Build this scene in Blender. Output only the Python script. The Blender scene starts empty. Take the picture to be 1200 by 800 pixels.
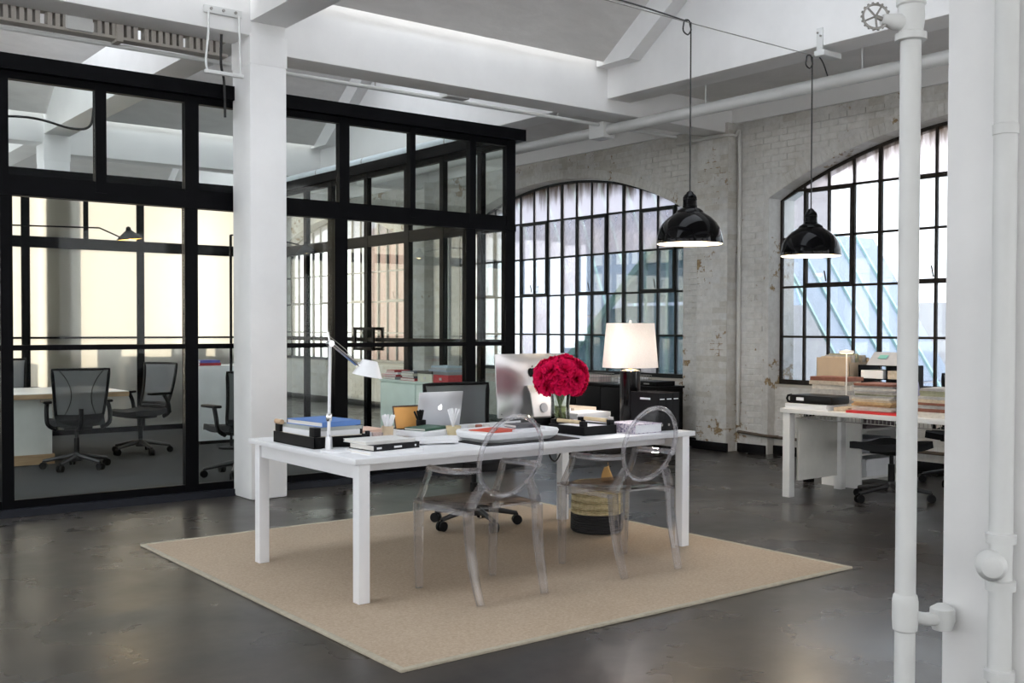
import bpy, bmesh, math, random
from mathutils import Vector, Matrix
PI = math.pi
rnd = random.Random(7)
sc = bpy.context.scene
COL = sc.collection

# ------------------------------------------------------------------ camera
PITCH, ROLL, YAW, EYE = .021, -.0023, .6602, 1.39
def camera():
    cp, sp, cr, sr, cy, sy = (math.cos(PITCH), math.sin(PITCH), math.cos(ROLL), math.sin(ROLL), math.cos(YAW), math.sin(YAW))
    A = Matrix(((1, 0, 0), (0, -sp, -cp), (0, cp, -sp)))
    B = Matrix(((cr, sr, 0), (-sr, cr, 0), (0, 0, 1)))
    D = Matrix(((cy, -sy, 0), (sy, cy, 0), (0, 0, 1)))
    R = B @ A @ D                                    # rows: right, down, forward
    r, d, f = R[0], R[1], R[2]
    M = Matrix(((r[0], -d[0], -f[0], 0), (r[1], -d[1], -f[1], 0), (r[2], -d[2], -f[2], EYE), (0, 0, 0, 1)))
    cd = bpy.data.cameras.new('camera')
    cd.sensor_width = 36; cd.lens = 36 * 1240.34 / 1200; cd.shift_y = 10.66 / 1200
    cd.clip_start = .05; cd.clip_end = 200
    o = bpy.data.objects.new('camera', cd); COL.objects.link(o); o.matrix_world = M
    sc.camera = o
camera()

# ------------------------------------------------------------------ light
w = bpy.data.worlds.new('sky'); sc.world = w; w.use_nodes = True
bg = w.node_tree.nodes['Background']
bg.inputs[0].default_value = (.965, .98, 1.0, 1); bg.inputs[1].default_value = 2.4
sd = bpy.data.lights.new('sun', 'SUN'); sd.energy = 2.7; sd.color = (1, .86, .70); sd.angle = R0 = math.radians(1.2)
so = bpy.data.objects.new('sun', sd); COL.objects.link(so)
so.rotation_euler = Vector((.30, -1, -.055)).to_track_quat('-Z', 'Y').to_euler()
so.location = (2, 30, 12)
vs = sc.view_settings
vs.view_transform = 'Standard'; vs.look = 'None'; vs.gamma = 1; vs.exposure = 0.84
try: vs.use_curve_mapping = False
except Exception: pass
cyc = sc.cycles
cyc.max_bounces = 10; cyc.diffuse_bounces = 5; cyc.glossy_bounces = 5; cyc.transmission_bounces = 10
cyc.transparent_max_bounces = 32; cyc.caustics_reflective = False; cyc.caustics_refractive = False
cyc.sample_clamp_indirect = 6; cyc.use_denoising = True

# ------------------------------------------------------------------ materials
MATS = {}
class N:
    """small node builder"""
    def __init__(s, name):
        s.m = bpy.data.materials.new(name); s.m.use_nodes = True
        s.t = s.m.node_tree; s.t.nodes.clear()
        s.out = s.t.nodes.new('ShaderNodeOutputMaterial')
    def n(s, typ, **kw):
        x = s.t.nodes.new('ShaderNode' + typ)
        for k, v in kw.items():
            if k in x.inputs: s.set(x.inputs[k], v)
            else: setattr(x, k, v)
        return x
    def set(s, sock, v):
        if isinstance(v, bpy.types.NodeSocket): s.t.links.new(v, sock)
        else:
            if sock.type == 'RGBA' and len(v) == 3: v = (*v, 1)
            sock.default_value = v
    def coord(s, scale=(1, 1, 1), kind='Object'):
        c = s.n('TexCoord'); m = s.n('Mapping'); s.set(m.inputs['Vector'], c.outputs[kind]); m.inputs['Scale'].default_value = scale
        return m.outputs[0]
    def noise(s, scale, detail=4, rough=.55, vec=None, dist=0):
        x = s.n('TexNoise', Scale=scale, Detail=detail, Roughness=rough, Distortion=dist)
        if vec is not None: s.set(x.inputs['Vector'], vec)
        return x.outputs['Fac']
    def ramp(s, fac, stops):
        r = s.n('ValToRGB', Fac=fac); e = r.color_ramp.elements
        while len(e) < len(stops): e.new(.5)
        for el, (p, c) in zip(e, stops): el.position = p; el.color = (*c, 1) if len(c) == 3 else c
        return r.outputs['Color']
    def mix(s, fac, a, b):
        x = s.n('Mix', data_type='RGBA')
        s.set(x.inputs[0], fac); s.set(x.inputs[6], a); s.set(x.inputs[7], b)
        return x.outputs[2]
    def bump(s, h, strength=.2, dist=.01):
        return s.n('Bump', Height=h, Strength=strength, Distance=dist).outputs[0]
    def bsdf(s, **kw): return s.n('BsdfPrincipled', **kw)
    def end(s, shader):
        s.set(s.out.inputs['Surface'], shader); return s.m

def var(c, k): return tuple(max(0, min(1, x * k)) for x in c)
def pm(name, c, rough=.5, metal=0, v=.06, scale=6, bump=0, bscale=60, **kw):
    """principled material with a little procedural unevenness"""
    if name in MATS: return MATS[name]
    n = N(name); vec = n.coord()
    col = n.ramp(n.noise(scale, 4, .6, vec), [(.3, var(c, 1 - v)), (.7, var(c, 1 + v))])
    d = dict(Roughness=rough, Metallic=metal)
    d['Base Color'] = col
    if bump: d['Normal'] = n.bump(n.noise(bscale, 3, .6, vec), bump, .004)
    d.update({k.replace('_', ' '): val for k, val in kw.items()})
    MATS[name] = n.end(n.bsdf(**d).outputs[0]); return MATS[name]
def glow(name, c, strength):
    if name in MATS: return MATS[name]
    n = N(name); MATS[name] = n.end(n.n('Emission', Color=c, Strength=strength).outputs[0]); return MATS[name]
def pane_mat(name, tint=(1, 1, 1), gloss=.9, haze=0, hazec=(.8, .85, .9), rough=.02, ior=1.5, dirt=0, refl=(1, 1, 1)):
    """thin window glass: see-through, mirror at grazing angles, optional milky share"""
    n = N(name)
    tr = n.n('BsdfTransparent', Color=tint).outputs[0]
    if haze or dirt:
        tl = n.n('BsdfTranslucent', Color=hazec).outputs[0]
        df = n.n('BsdfDiffuse', Color=hazec).outputs[0]
        both = n.n('MixShader', Fac=.35); n.set(both.inputs[1], tl); n.set(both.inputs[2], df)
        fac = haze
        if dirt:
            vec = n.coord((1, 1, 1))
            f = n.noise(3.5, 5, .65, vec, .4)
            fac = n.n('MapRange', Value=f).outputs[0]
            mr = fac.node; mr.inputs[1].default_value = .35; mr.inputs[2].default_value = .75; mr.inputs[3].default_value = haze; mr.inputs[4].default_value = min(1, haze + dirt)
        mm = n.n('MixShader', Fac=fac); n.set(mm.inputs[1], tr); n.set(mm.inputs[2], both.outputs[0]); tr = mm.outputs[0]
    gl = n.n('BsdfGlossy', Color=refl, Roughness=rough).outputs[0]
    fr = n.n('Fresnel', IOR=ior).outputs[0]
    fm = n.n('Math', operation='MULTIPLY'); n.set(fm.inputs[0], fr); fm.inputs[1].default_value = gloss
    mx = n.n('MixShader', Fac=fm.outputs[0]); n.set(mx.inputs[1], tr); n.set(mx.inputs[2], gl)
    MATS[name] = n.end(mx.outputs[0]); return MATS[name]

def grimy(name):
    n = N(name); g = n.n('TexCoord').outputs['Generated']; sx = n.n('SeparateXYZ'); n.set(sx.inputs[0], g)
    P = n.n('NewGeometry').outputs['Position']; m = n.n('Mapping'); n.set(m.inputs['Vector'], P); m.inputs['Scale'].default_value = (1, 9, 1.2)
    a = n.n('Math', operation='MULTIPLY_ADD'); n.set(a.inputs[0], n.noise(1.6, 4, .6, m.outputs[0])); a.inputs[1].default_value = 1.1; n.set(a.inputs[2], sx.outputs[2])
    mr = n.n('MapRange', Value=a.outputs[0]); mr.inputs[1].default_value = 1.02; mr.inputs[2].default_value = 1.62
    c = n.mix(mr.outputs[0], (.80, .79, .82), (.16, .12, .085))
    tr = n.n('BsdfTransparent', Color=c).outputs[0]; tl = n.n('BsdfTranslucent', Color=n.mix(mr.outputs[0], (.60, .57, .57), (.12, .09, .06))).outputs[0]
    x = n.n('MixShader', Fac=.40); n.set(x.inputs[1], tr); n.set(x.inputs[2], tl)
    MATS[name] = n.end(x.outputs[0]); return MATS[name]
def special():
    # polished, stained concrete
    n = N('floor_concrete'); v = n.coord()
    big = n.noise(.6, 6, .6, v); fine = n.noise(9, 6, .7, v)
    st = n.coord((.5, 2.4, 1)); streak = n.noise(1.2, 6, .62, st)
    c1 = n.ramp(big, [(.28, (.009, .0095, .011)), (.5, (.027, .026, .0255)), (.66, (.062, .051, .043)), (.82, (.115, .092, .073))])
    c2 = n.ramp(streak, [(.33, (.010, .011, .014)), (.58, (.046, .036, .030)), (.76, (.10, .074, .057))])
    c = n.mix(.45, c1, c2)
    c = n.mix(.22, c, n.ramp(fine, [(.3, (.014, .014, .014)), (.75, (.12, .11, .1))]))
    rg = n.ramp(n.noise(1.3, 4, .55, v), [(.3, (.22,) * 3), (.7, (.36,) * 3)])
    MATS['floor'] = n.end(n.bsdf(**{'Base Color': c, 'Roughness': rg, 'Normal': n.bump(n.noise(2.2, 3, .5, v), .03, .02), 'Specular IOR Level': .32}).outputs[0])
    # carpet in the glazed office
    n = N('office_carpet'); v = n.coord()
    c = n.ramp(n.noise(160, 2, .5, v), [(.3, (.014, .0145, .015)), (.7, (.032, .033, .034))])
    MATS['carpet'] = n.end(n.bsdf(**{'Base Color': c, 'Roughness': .95, 'Normal': n.bump(n.noise(240, 2, .6, v), .5, .004)}).outputs[0])
    # white painted concrete
    n = N('white_paint'); v = n.coord()
    c = n.ramp(n.noise(1.4, 6, .6, v), [(.3, (.79, .79, .785)), (.7, (.88, .88, .875))])
    MATS['white'] = n.end(n.bsdf(**{'Base Color': c, 'Roughness': .62, 'Normal': n.bump(n.noise(9, 6, .65, v), .12, .012)}).outputs[0])
    # greyed ceiling slab with board marks
    n = N('ceiling_slab_paint'); v = n.coord((1.2, 1.2, 6))
    c = n.ramp(n.noise(1.8, 6, .6, v, .6), [(.3, (.70, .685, .665)), (.7, (.80, .785, .765))])
    MATS['slab'] = n.end(n.bsdf(**{'Base Color': c, 'Roughness': .75, 'Normal': n.bump(n.noise(4, 5, .6, v), .25, .02)}).outputs[0])
    # old painted brick: off-white paint, worn in blotches to ochre brick
    for nm, wear in (('brick_paint', .0), ('brick_back', .02)):
        n = N(nm); c0 = n.n('TexCoord').outputs['Object'] if False else None
        g = n.n('NewGeometry'); P = g.outputs['Position']
        tone = n.ramp(n.noise(1.1, 6, .65, P, .4), [(.3, (.47, .45, .405)), (.5, (.64, .62, .58)), (.72, (.74, .735, .705))])
        fine = n.ramp(n.noise(14, 5, .7, P), [(.3, (.45, .43, .39)), (.65, (.75, .745, .72))])
        c = n.mix(.4, tone, fine)
        isl = g.outputs['Random Per Island']
        tint = n.ramp(isl, [(.0, (.80, .78, .74)), (.5, (1, 1, 1)), (1, (.92, .93, .95))])
        mu = n.n('Mix', data_type='RGBA', blend_type='MULTIPLY'); mu.inputs[0].default_value = 1; n.set(mu.inputs[6], c); n.set(mu.inputs[7], tint); c = mu.outputs[2]
        m1 = n.noise(1.5, 3, .5, P, .3); m2 = n.noise(11, 5, .7, P)
        ad = n.n('Math', operation='MULTIPLY_ADD'); n.set(ad.inputs[0], isl); ad.inputs[1].default_value = .16; n.set(ad.inputs[2], m2)
        sb = n.n('Math', operation='SUBTRACT'); n.set(sb.inputs[0], ad.outputs[0]); sb.inputs[1].default_value = .08; m2 = sb.outputs[0]
        mm = n.n('Math', operation='MULTIPLY'); n.set(mm.inputs[0], m1); n.set(mm.inputs[1], m2)
        worn = n.ramp(mm.outputs[0], [(.365 - wear, (0, 0, 0)), (.405 - wear, (1, 1, 1))])
        c = n.mix(worn, c, n.ramp(n.noise(25, 3, .6, P), [(.35, (.20, .125, .06)), (.7, (.36, .27, .15))]))
        MATS[nm] = n.end(n.bsdf(**{'Base Color': c, 'Roughness': .85, 'Normal': n.bump(n.noise(45, 5, .7, P), .5, .006)}).outputs[0])
    # sisal rug
    n = N('sisal'); v = n.coord()
    wv = n.n('TexWave', wave_type='BANDS', bands_direction='X', Scale=45, Distortion=2.5, Detail=2); n.set(wv.inputs['Vector'], v)
    w2 = n.n('TexWave', wave_type='BANDS', bands_direction='Y', Scale=38, Distortion=2.5, Detail=2); n.set(w2.inputs['Vector'], v)
    h = n.n('Math', operation='MULTIPLY'); n.set(h.inputs[0], wv.outputs['Fac']); n.set(h.inputs[1], w2.outputs['Fac'])
    c = n.ramp(n.noise(70, 4, .7, v), [(.3, (.31, .235, .16)), (.7, (.52, .415, .31))])
    c = n.mix(.35, c, n.ramp(n.noise(1.1, 4, .6, v), [(.3, (.37, .285, .20)), (.7, (.49, .395, .295))]))
    MATS['sisal'] = n.end(n.bsdf(**{'Base Color': c, 'Roughness': .95, 'Normal': n.bump(h.outputs[0], .5, .006)}).outputs[0])
    # clear polycarbonate of the two armchairs
    for nm, c, kk in (('poly', (.97, .97, .985), .95), ('polyback', (.955, .955, .97), .8), ('polyseat', (.68, .625, .60), .7)):
        n = N(nm)
        tr = n.n('BsdfTransparent', Color=c).outputs[0]; gl = n.n('BsdfGlossy', Color=(1, 1, 1), Roughness=.03).outputs[0]
        lw = n.n('LayerWeight', Blend=.22).outputs['Facing']
        pw = n.n('Math', operation='POWER'); n.set(pw.inputs[0], lw); pw.inputs[1].default_value = 2.2
        mu = n.n('Math', operation='MULTIPLY_ADD'); n.set(mu.inputs[0], pw.outputs[0]); mu.inputs[1].default_value = kk; mu.inputs[2].default_value = .03
        m = n.n('MixShader', Fac=mu.outputs[0]); n.set(m.inputs[1], tr); n.set(m.inputs[2], gl)
        if nm == 'poly':
            g1 = n.n('BsdfGlass', Color=(.985, .985, 1), Roughness=.0, IOR=1.25).outputs[0]
            m2 = n.n('MixShader', Fac=.30); n.set(m2.inputs[1], m.outputs[0]); n.set(m2.inputs[2], g1)
            m = n.n('MixShader', Fac=.07); n.set(m.inputs[1], m2.outputs[0]); n.set(m.inputs[2], n.n('BsdfTranslucent', Color=(.85, .85, .92)).outputs[0])
        MATS[nm] = n.end(m.outputs[0])
    # chair mesh
    n = N('chair_mesh')
    tr = n.n('BsdfTransparent', Color=(1, 1, 1)).outputs[0]
    df = n.bsdf(**{'Base Color': (.17, .175, .185), 'Roughness': .8, 'Specular IOR Level': .1}).outputs[0]
    m = n.n('MixShader', Fac=.66); n.set(m.inputs[1], tr); n.set(m.inputs[2], df)
    MATS['mesh'] = n.end(m.outputs[0])
    # frosted film on the rear office panes
    n = N('frosted_pane')
    tl = n.n('BsdfTranslucent', Color=(.93, .90, .84)).outputs[0]
    rf = n.n('BsdfGlass', Color=(.95, .94, .9), Roughness=.34, IOR=1.25).outputs[0]
    m = n.n('MixShader', Fac=.4); n.set(m.inputs[1], tl); n.set(m.inputs[2], rf)
    MATS['frost'] = n.end(m.outputs[0])
    # skylight diffuser
    n = N('skylight_diffuser'); MATS['diffuser'] = n.end(n.n('BsdfTranslucent', Color=(.85, .87, .9)).outputs[0])
    # lampshade fabric
    n = N('lampshade_fabric'); v = n.coord()
    c = n.ramp(n.noise(180, 2, .5, v), [(.3, (.82, .78, .74)), (.7, (.9, .87, .84))])
    tl = n.n('BsdfTranslucent', Color=c).outputs[0]; df = n.n('BsdfDiffuse', Color=c).outputs[0]
    m = n.n('MixShader', Fac=.45); n.set(m.inputs[1], tl); n.set(m.inputs[2], df)
    MATS['shade'] = n.end(m.outputs[0])
    # seagrass basket
    n = N('seagrass'); v = n.coord((1, 1, 1))
    wv = n.n('TexWave', wave_type='BANDS', bands_direction='Z', Scale=28, Distortion=1.5, Detail=2); n.set(wv.inputs['Vector'], v)
    c = n.ramp(n.noise(50, 4, .7, v), [(.3, (.36, .29, .15)), (.7, (.62, .53, .33))])
    MATS['seagrass'] = n.end(n.bsdf(**{'Base Color': c, 'Roughness': .9, 'Normal': n.bump(wv.outputs['Fac'], .7, .008)}).outputs[0])
    # pale floral cloth cover of a book
    n = N('floral_cover'); v = n.coord()
    vo = n.n('TexVoronoi', Scale=70); n.set(vo.inputs['Vector'], v)
    c = n.ramp(vo.outputs['Distance'], [(.2, (.10, .11, .2)), (.45, (.45, .38, .45)), (.7, (.62, .58, .62))])
    MATS['floral'] = n.end(n.bsdf(**{'Base Color': c, 'Roughness': .7}).outputs[0])
    # wood table edge
    n = N('oak'); v = n.coord((1, 14, 14))
    c = n.ramp(n.noise(3, 5, .6, v, .4), [(.3, (.30, .19, .10)), (.7, (.47, .32, .19))])
    MATS['oak'] = n.end(n.bsdf(**{'Base Color': c, 'Roughness': .5}).outputs[0])
    # page edges
    n = N('pages'); v = n.coord((1, 1, 1))
    wv = n.n('TexWave', wave_type='BANDS', bands_direction='Z', Scale=120, Distortion=.6); n.set(wv.inputs['Vector'], v)
    c = n.ramp(wv.outputs['Fac'], [(.2, (.62, .60, .55)), (.8, (.84, .82, .78))])
    MATS['pages'] = n.end(n.bsdf(**{'Base Color': c, 'Roughness': .9}).outputs[0])
special()
WHITE, SLAB, FLOOR = MATS['white'], MATS['slab'], MATS['floor']
BLACKSTEEL = pm('black_steel', (.0022, .0023, .0032), .45, 0, .15, 5, Specular_IOR_Level=.06)
RUSTBAR = pm('old_window_steel', (.022, .017, .013), .6, 0, .5, 9, .3, Specular_IOR_Level=.2)
DARKFRAME = pm('dark_sash_paint', (.008, .010, .009), .5, 0, .3, 8, Specular_IOR_Level=.2)
CLEAR = pane_mat('clear_partition_glass', (.95, .975, .965), .17)
SIDEGL = pane_mat('clear_side_glass', (.95, .97, .955), .20)
WPANE = pane_mat('window_pane', (.80, .83, .85), .7, .03, (.66, .72, .82), dirt=.14)
RIBBED = pane_mat('ribbed_dirty_pane', (.8, .79, .83), .6, .30, (.66, .62, .62), dirt=.30)
GRIMY = grimy('grimy_top_pane')
CLEANP = pane_mat('clean_window_pane', (.9, .9, .88), .6)
DESKWHITE = pm('desk_white_lacquer', (.76, .77, .79), .35, 0, .015)
BLACKPL = pm('black_plastic', (.0035, .0035, .004), .45, Specular_IOR_Level=.14)
BLACKGLOSS = pm('black_enamel', (.002, .002, .0025), .06, 0, .05, 4, Specular_IOR_Level=.14)
INNERWHITE = pm('white_enamel', (.85, .82, .76), .35)
CHROME = pm('polished_metal', (.75, .75, .76), .16, 1, .03)
ALU = pm('brushed_aluminium', (.62, .63, .65), .33, .85, .02)
PIPEW = pm('white_pipe_paint', (.66, .67, .66), .5, 0, .05, 3, .12, 20)
PAPER = pm('white_paper', (.78, .79, .81), .85, 0, .03)
GREY = pm('grey_plastic', (.22, .225, .235), .5)
MINT = pm('mint_lacquer', (.62, .74, .68), .5)
CABLE = pm('black_cable', (.012, .012, .012), .5)
STEEL = pm('dull_steel', (.32, .31, .29), .45, .8)
def colour(name, c, rough=.6): return pm(name, c, rough, 0, .08, 12)

# ------------------------------------------------------------------ mesh helpers
class MB:
    def __init__(s): s.b = bmesh.new()
    def box(s, x0, x1, y0, y1, z0, z1, bev=0, rot=0, tilt=None):
        """axis box; rot turns it about its own vertical centre line"""
        cx, cy, cz = (x0 + x1) / 2, (y0 + y1) / 2, (z0 + z1) / 2
        M = Matrix.Translation((cx, cy, cz)) @ Matrix.Rotation(rot, 4, 'Z')
        if tilt: M = M @ Matrix.Rotation(tilt[1], 4, tilt[0])
        M = M @ Matrix.Diagonal((abs(x1 - x0), abs(y1 - y0), abs(z1 - z0), 1))
        r = bmesh.ops.create_cube(s.b, size=1, matrix=M)
        if bev:
            es = list({e for v in r['verts'] for e in v.link_edges})
            bmesh.ops.bevel(s.b, geom=es, offset=bev, segments=2, affect='EDGES', profile=.6)
        return s
    def prism(s, pts, vec):
        """planar polygon pts (3-D) extruded by vec"""
        v0 = [s.b.verts.new(p) for p in pts]; vec = Vector(vec)
        v1 = [s.b.verts.new(Vector(p) + vec) for p in pts]
        k = len(pts)
        s.b.faces.new(v0[::-1]); s.b.faces.new(v1)
        for i in range(k): s.b.faces.new((v0[i], v0[(i + 1) % k], v1[(i + 1) % k], v1[i]))
        return s
    def tube(s, pts, r, seg=10, closed=False, square=False, flat=1):
        """round (or squared) sweep along pts; r is a number or one per point"""
        pts = [Vector(p) for p in pts]; n = len(pts)
        rs = r if isinstance(r, (list, tuple)) else [r] * n
        rings = []; up = None
        for i, p in enumerate(pts):
            a = pts[(i - 1) % n] if (closed or i > 0) else p
            c = pts[(i + 1) % n] if (closed or i < n - 1) else p
            d = (c - a).normalized()
            if up is None:
                up = Vector((0, 0, 1)) if abs(d.z) < .9 else Vector((0, 1, 0))
            x = d.cross(up)
            if x.length < 1e-5: x = d.cross(Vector((1, 0, 0)))
            x.normalize(); y = x.cross(d).normalized(); up = y
            ring = []
            for k in range(seg):
                t = 2 * PI * k / seg + (PI / 4 if square else 0)
                q = 1.0
                ring.append(s.b.verts.new(p + (x * math.cos(t) + y * math.sin(t) * flat) * rs[i] * (1.4142 if square and seg == 4 else 1)))
            rings.append(ring)
        m = n if closed else n - 1
        for i in range(m):
            A, B = rings[i], rings[(i + 1) % n]
            for k in range(seg):
                s.b.faces.new((A[k], A[(k + 1) % seg], B[(k + 1) % seg], B[k]))
        if not closed:
            s.b.faces.new(rings[0][::-1]); s.b.faces.new(rings[-1])
        return s
    def lathe(s, prof, seg=24, c=(0, 0, 0), cap=True):
        """profile of (radius, z) turned about the vertical axis through c"""
        rings = []
        for r, z in prof:
            if r < 1e-5: rings.append([s.b.verts.new((c[0], c[1], c[2] + z))])
            else: rings.append([s.b.verts.new((c[0] + r * math.cos(2 * PI * k / seg), c[1] + r * math.sin(2 * PI * k / seg), c[2] + z)) for k in range(seg)])
        for A, B in zip(rings, rings[1:]):
            for k in range(seg):
                if len(A) == 1 and len(B) == 1: continue
                if len(A) == 1: s.b.faces.new((A[0], B[(k + 1) % seg], B[k]))
                elif len(B) == 1: s.b.faces.new((A[k], A[(k + 1) % seg], B[0]))
                else: s.b.faces.new((A[k], A[(k + 1) % seg], B[(k + 1) % seg], B[k]))
        if cap:
            if len(rings[0]) > 1: s.b.faces.new(rings[0][::-1])
            if len(rings[-1]) > 1: s.b.faces.new(rings[-1])
        return s
    def sheet(s, fn, nu, nv, th=.004):
        """curved thin slab: fn(u, v) -> point, thickened along its normal"""
        P = [[Vector(fn(i / nu, j / nv)) for j in range(nv + 1)] for i in range(nu + 1)]
        F, Bk = [], []
        for i in range(nu + 1):
            fr, bk = [], []
            for j in range(nv + 1):
                du = P[min(i + 1, nu)][j] - P[max(i - 1, 0)][j]; dv = P[i][min(j + 1, nv)] - P[i][max(j - 1, 0)]
                nn = du.cross(dv)
                nn = nn.normalized() if nn.length > 1e-9 else Vector((0, 0, 1))
                fr.append(s.b.verts.new(P[i][j] + nn * th / 2)); bk.append(s.b.verts.new(P[i][j] - nn * th / 2))
            F.append(fr); Bk.append(bk)
        for i in range(nu):
            for j in range(nv):
                s.b.faces.new((F[i][j], F[i + 1][j], F[i + 1][j + 1], F[i][j + 1]))
                s.b.faces.new((Bk[i][j], Bk[i][j + 1], Bk[i + 1][j + 1], Bk[i + 1][j]))
        for i in range(nu):
            for j in (0, nv): s.b.faces.new((F[i][j], Bk[i][j], Bk[i + 1][j], F[i + 1][j]))
        for j in range(nv):
            for i in (0, nu): s.b.faces.new((F[i][j], F[i][j + 1], Bk[i][j + 1], Bk[i][j]))
        return s
    def build(s, name, m, parent=None, smooth=True, loc=None):
        bmesh.ops.recalc_face_normals(s.b, faces=s.b.faces)
        me = bpy.data.meshes.new(name); s.b.to_mesh(me); s.b.free()
        me.materials.append(m)
        if smooth:
            me.polygons.foreach_set('use_smooth', [True] * len(me.polygons))
            me.set_sharp_from_angle(angle=math.radians(35))
        o = bpy.data.objects.new(name, me); COL.objects.link(o)
        if parent: o.parent = parent
        if loc: o.location = loc
        return o
def B(*a, **k): return MB().box(*a, **k)
def tag(o, label=None, cat=None, group=None, kind=None):
    if label: o['label'] = label
    if cat: o['category'] = cat
    if group: o['group'] = group
    if kind: o['kind'] = kind
    return o
def empty(name, loc=(0, 0, 0), rz=0, **t):
    o = bpy.data.objects.new(name, None); COL.objects.link(o); o.location = loc; o.rotation_euler = (0, 0, rz)
    o.empty_display_size = .1
    return tag(o, **t)
def kids(o): return [c for c in bpy.data.objects if c.parent == o]
def copy_tree(o, parent=None):
    c = o.copy(); COL.objects.link(c); c.parent = parent
    for k in list(o.children): copy_tree(k, c)
    return c
def dup(o, name=None, loc=None, parent=None, rot=None):
    c = o.copy(); COL.objects.link(c); c.parent = parent if parent else o.parent
    if loc is not None: c.location = loc
    if rot is not None: c.rotation_euler = rot
    return c
def lin(a, b, t): return a + (b - a) * t
def curve(pts, k=8):
    """Catmull-Rom through pts"""
    P = [Vector(p) for p in pts]; out = []
    for i in range(len(P) - 1):
        p0 = P[max(i - 1, 0)]; p1 = P[i]; p2 = P[i + 1]; p3 = P[min(i + 2, len(P) - 1)]
        for j in range(k):
            t = j / k
            out.append(.5 * ((2 * p1) + (p2 - p0) * t + (2 * p0 - 5 * p1 + 4 * p2 - p3) * t * t + (3 * p1 - p0 - 3 * p2 + p3) * t ** 3))
    out.append(P[-1]); return out

# ------------------------------------------------------------------ the building shell
WX = 9.40                        # inner face of the window wall
BAY = [1.90, 8.16, 14.39, 20.62] # column lines
WIN = [5.02, 11.25, 17.48]       # window centres
NI = .12                         # depth of the niche below a window
HW = 2.48                        # half width of a window
SPR, RISE, SILL = 2.83, .60, .80
RAD = (HW * HW + RISE * RISE) / (2 * RISE)
def arch(yc, y): return SPR + RISE - RAD + math.sqrt(max(0, RAD * RAD - (y - yc) ** 2))
floor = tag(B(-7, 9.9, -7, 22, -.2, 0).build('floor', FLOOR, None, False), 'dark stained and polished concrete floor of the loft', kind='structure')
carpet = tag(B(-1.4, 6.50, 8.40, 14.10, 0, .018).build('floor', MATS['carpet'], None, False), 'grey carpet floor inside the glazed office', kind='structure')

def window_wall():
    root = empty('wall_right', (0, 0, 0), label='old white painted brick wall with arched windows', kind='structure')
    m = MB(); X0, X1, top = WX + .0035, WX + .45, 4.2
    edges = [-1.0] + [e for c in WIN for e in (c - HW, c + HW)] + [22]
    for i in range(0, len(edges), 2): m.box(X0, X1, edges[i], edges[i + 1], 0, top)
    for c in WIN:
        m.box(X0 + NI, X1, c - HW, c + HW, 0, SILL - .03)
        k = 28
        for i in range(k):
            a, b = c - HW + 2 * HW * i / k, c - HW + 2 * HW * (i + 1) / k
            m.prism([(X0, a, arch(c, a)), (X0, b, arch(c, b)), (X0, b, top), (X0, a, top)], (X1 - X0, 0, 0))
    m.build('masonry', MATS['brick_back'], root, False)
    # pilaster on the column line
    m = MB()
    for b in BAY[1:3]: m.box(WX - .16, X0, b - .21, b + .24, 0, 3.71)
    m.build('pilaster', MATS['brick_back'], root, False)
    # bricks, one by one: running bond, standing a few millimetres proud
    bl, bh, j = .207, .062, .007
    proto = None; cand = []
    rows = int(3.70 / (bh + j))
    for r in range(rows):
        z = .12 + r * (bh + j)
        if z + bh > 3.70: break
        y = 3.3 + (r % 2) * .107
        while y < 19.5:
            y0, y1 = y, y + bl; y += bl + j
            if any(b - .21 - .01 < y1 and y0 < b + .24 + .01 for b in BAY[1:3]): continue
            ok = True; dx = 0
            for c in WIN:
                if z < SILL - .02:
                    i0, i1 = abs(y0 - c) < HW - .004, abs(y1 - c) < HW - .004
                    if i0 and i1: dx = NI
                    elif i0 != i1: ok = False
                if z + bh > SILL - .04 and z < SILL + RISE + SPR:
                    for q in (y0, y1, (y0 + y1) / 2):
                        if abs(q - c) < HW + .005 and z < arch(c, q) + .125: ok = False
            if dx and z + bh > SILL - .035: ok = False
            if ok: cand.append((y0, z, dx))
    cand.sort(key=lambda q: (max(0, q[0] - 6.2) + (8 if q[0] < 5.2 else 0) + .3 * abs(q[1] - 2.2)))
    near, far = cand[:292], cand[292:]
    pr = MB().box(-.012, .012, 0, bl, 0, bh, bev=.004).build('brick', MATS['brick_paint'], root, False)
    for i, (y, z, dx) in enumerate(near):
        o = pr if i == 0 else dup(pr)
        o.location = (WX + dx + .0105 - rnd.uniform(0, .004), y + rnd.uniform(-.002, .002), z)
        o.rotation_euler = (0, 0, rnd.uniform(-.008, .008))
    m = MB()
    for y, z, dx in far: q = rnd.uniform(0, .004); m.box(WX + dx - .0005 - q, WX + dx + .014, y, y + bl, z, z + bh)
    for b in BAY[1:3]:
        for r in range(rows):
            z = .12 + r * (bh + j)
            if z + bh > 3.70: break
            for a, e in (((b - .21, b + .005), (b + .017, b + .24)) if r % 2 else ((b - .21, b - .105), (b - .093, b + .122), (b + .134, b + .24))):
                m.box(WX - .163, WX - .15, a, e, z, z + bh)
            m.box(WX - .155, WX, b - .213, b - .20, z, z + bh)
    tag(m.build('brickwork', MATS['brick_paint'], root, False), kind='stuff')
    # voussoirs round each arch
    first = None
    for c in WIN[:2]:
        th0 = math.asin(HW / RAD); k = 74
        for i in range(k):
            t = -th0 + 2 * th0 * (i + .5) / k
            if first is None:
                first = MB().box(-.014, .014, -.031, .031, 0, .115, bev=.003).build('arch_brick', MATS['brick_paint'], root, False); o = first
            else: o = dup(first)
            o.location = (WX + .0135, c + RAD * math.sin(t), SPR + RISE - RAD + RAD * math.cos(t) + .004)
            o.rotation_euler = (-t, 0, 0)
    return root
wall = window_wall()
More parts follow.
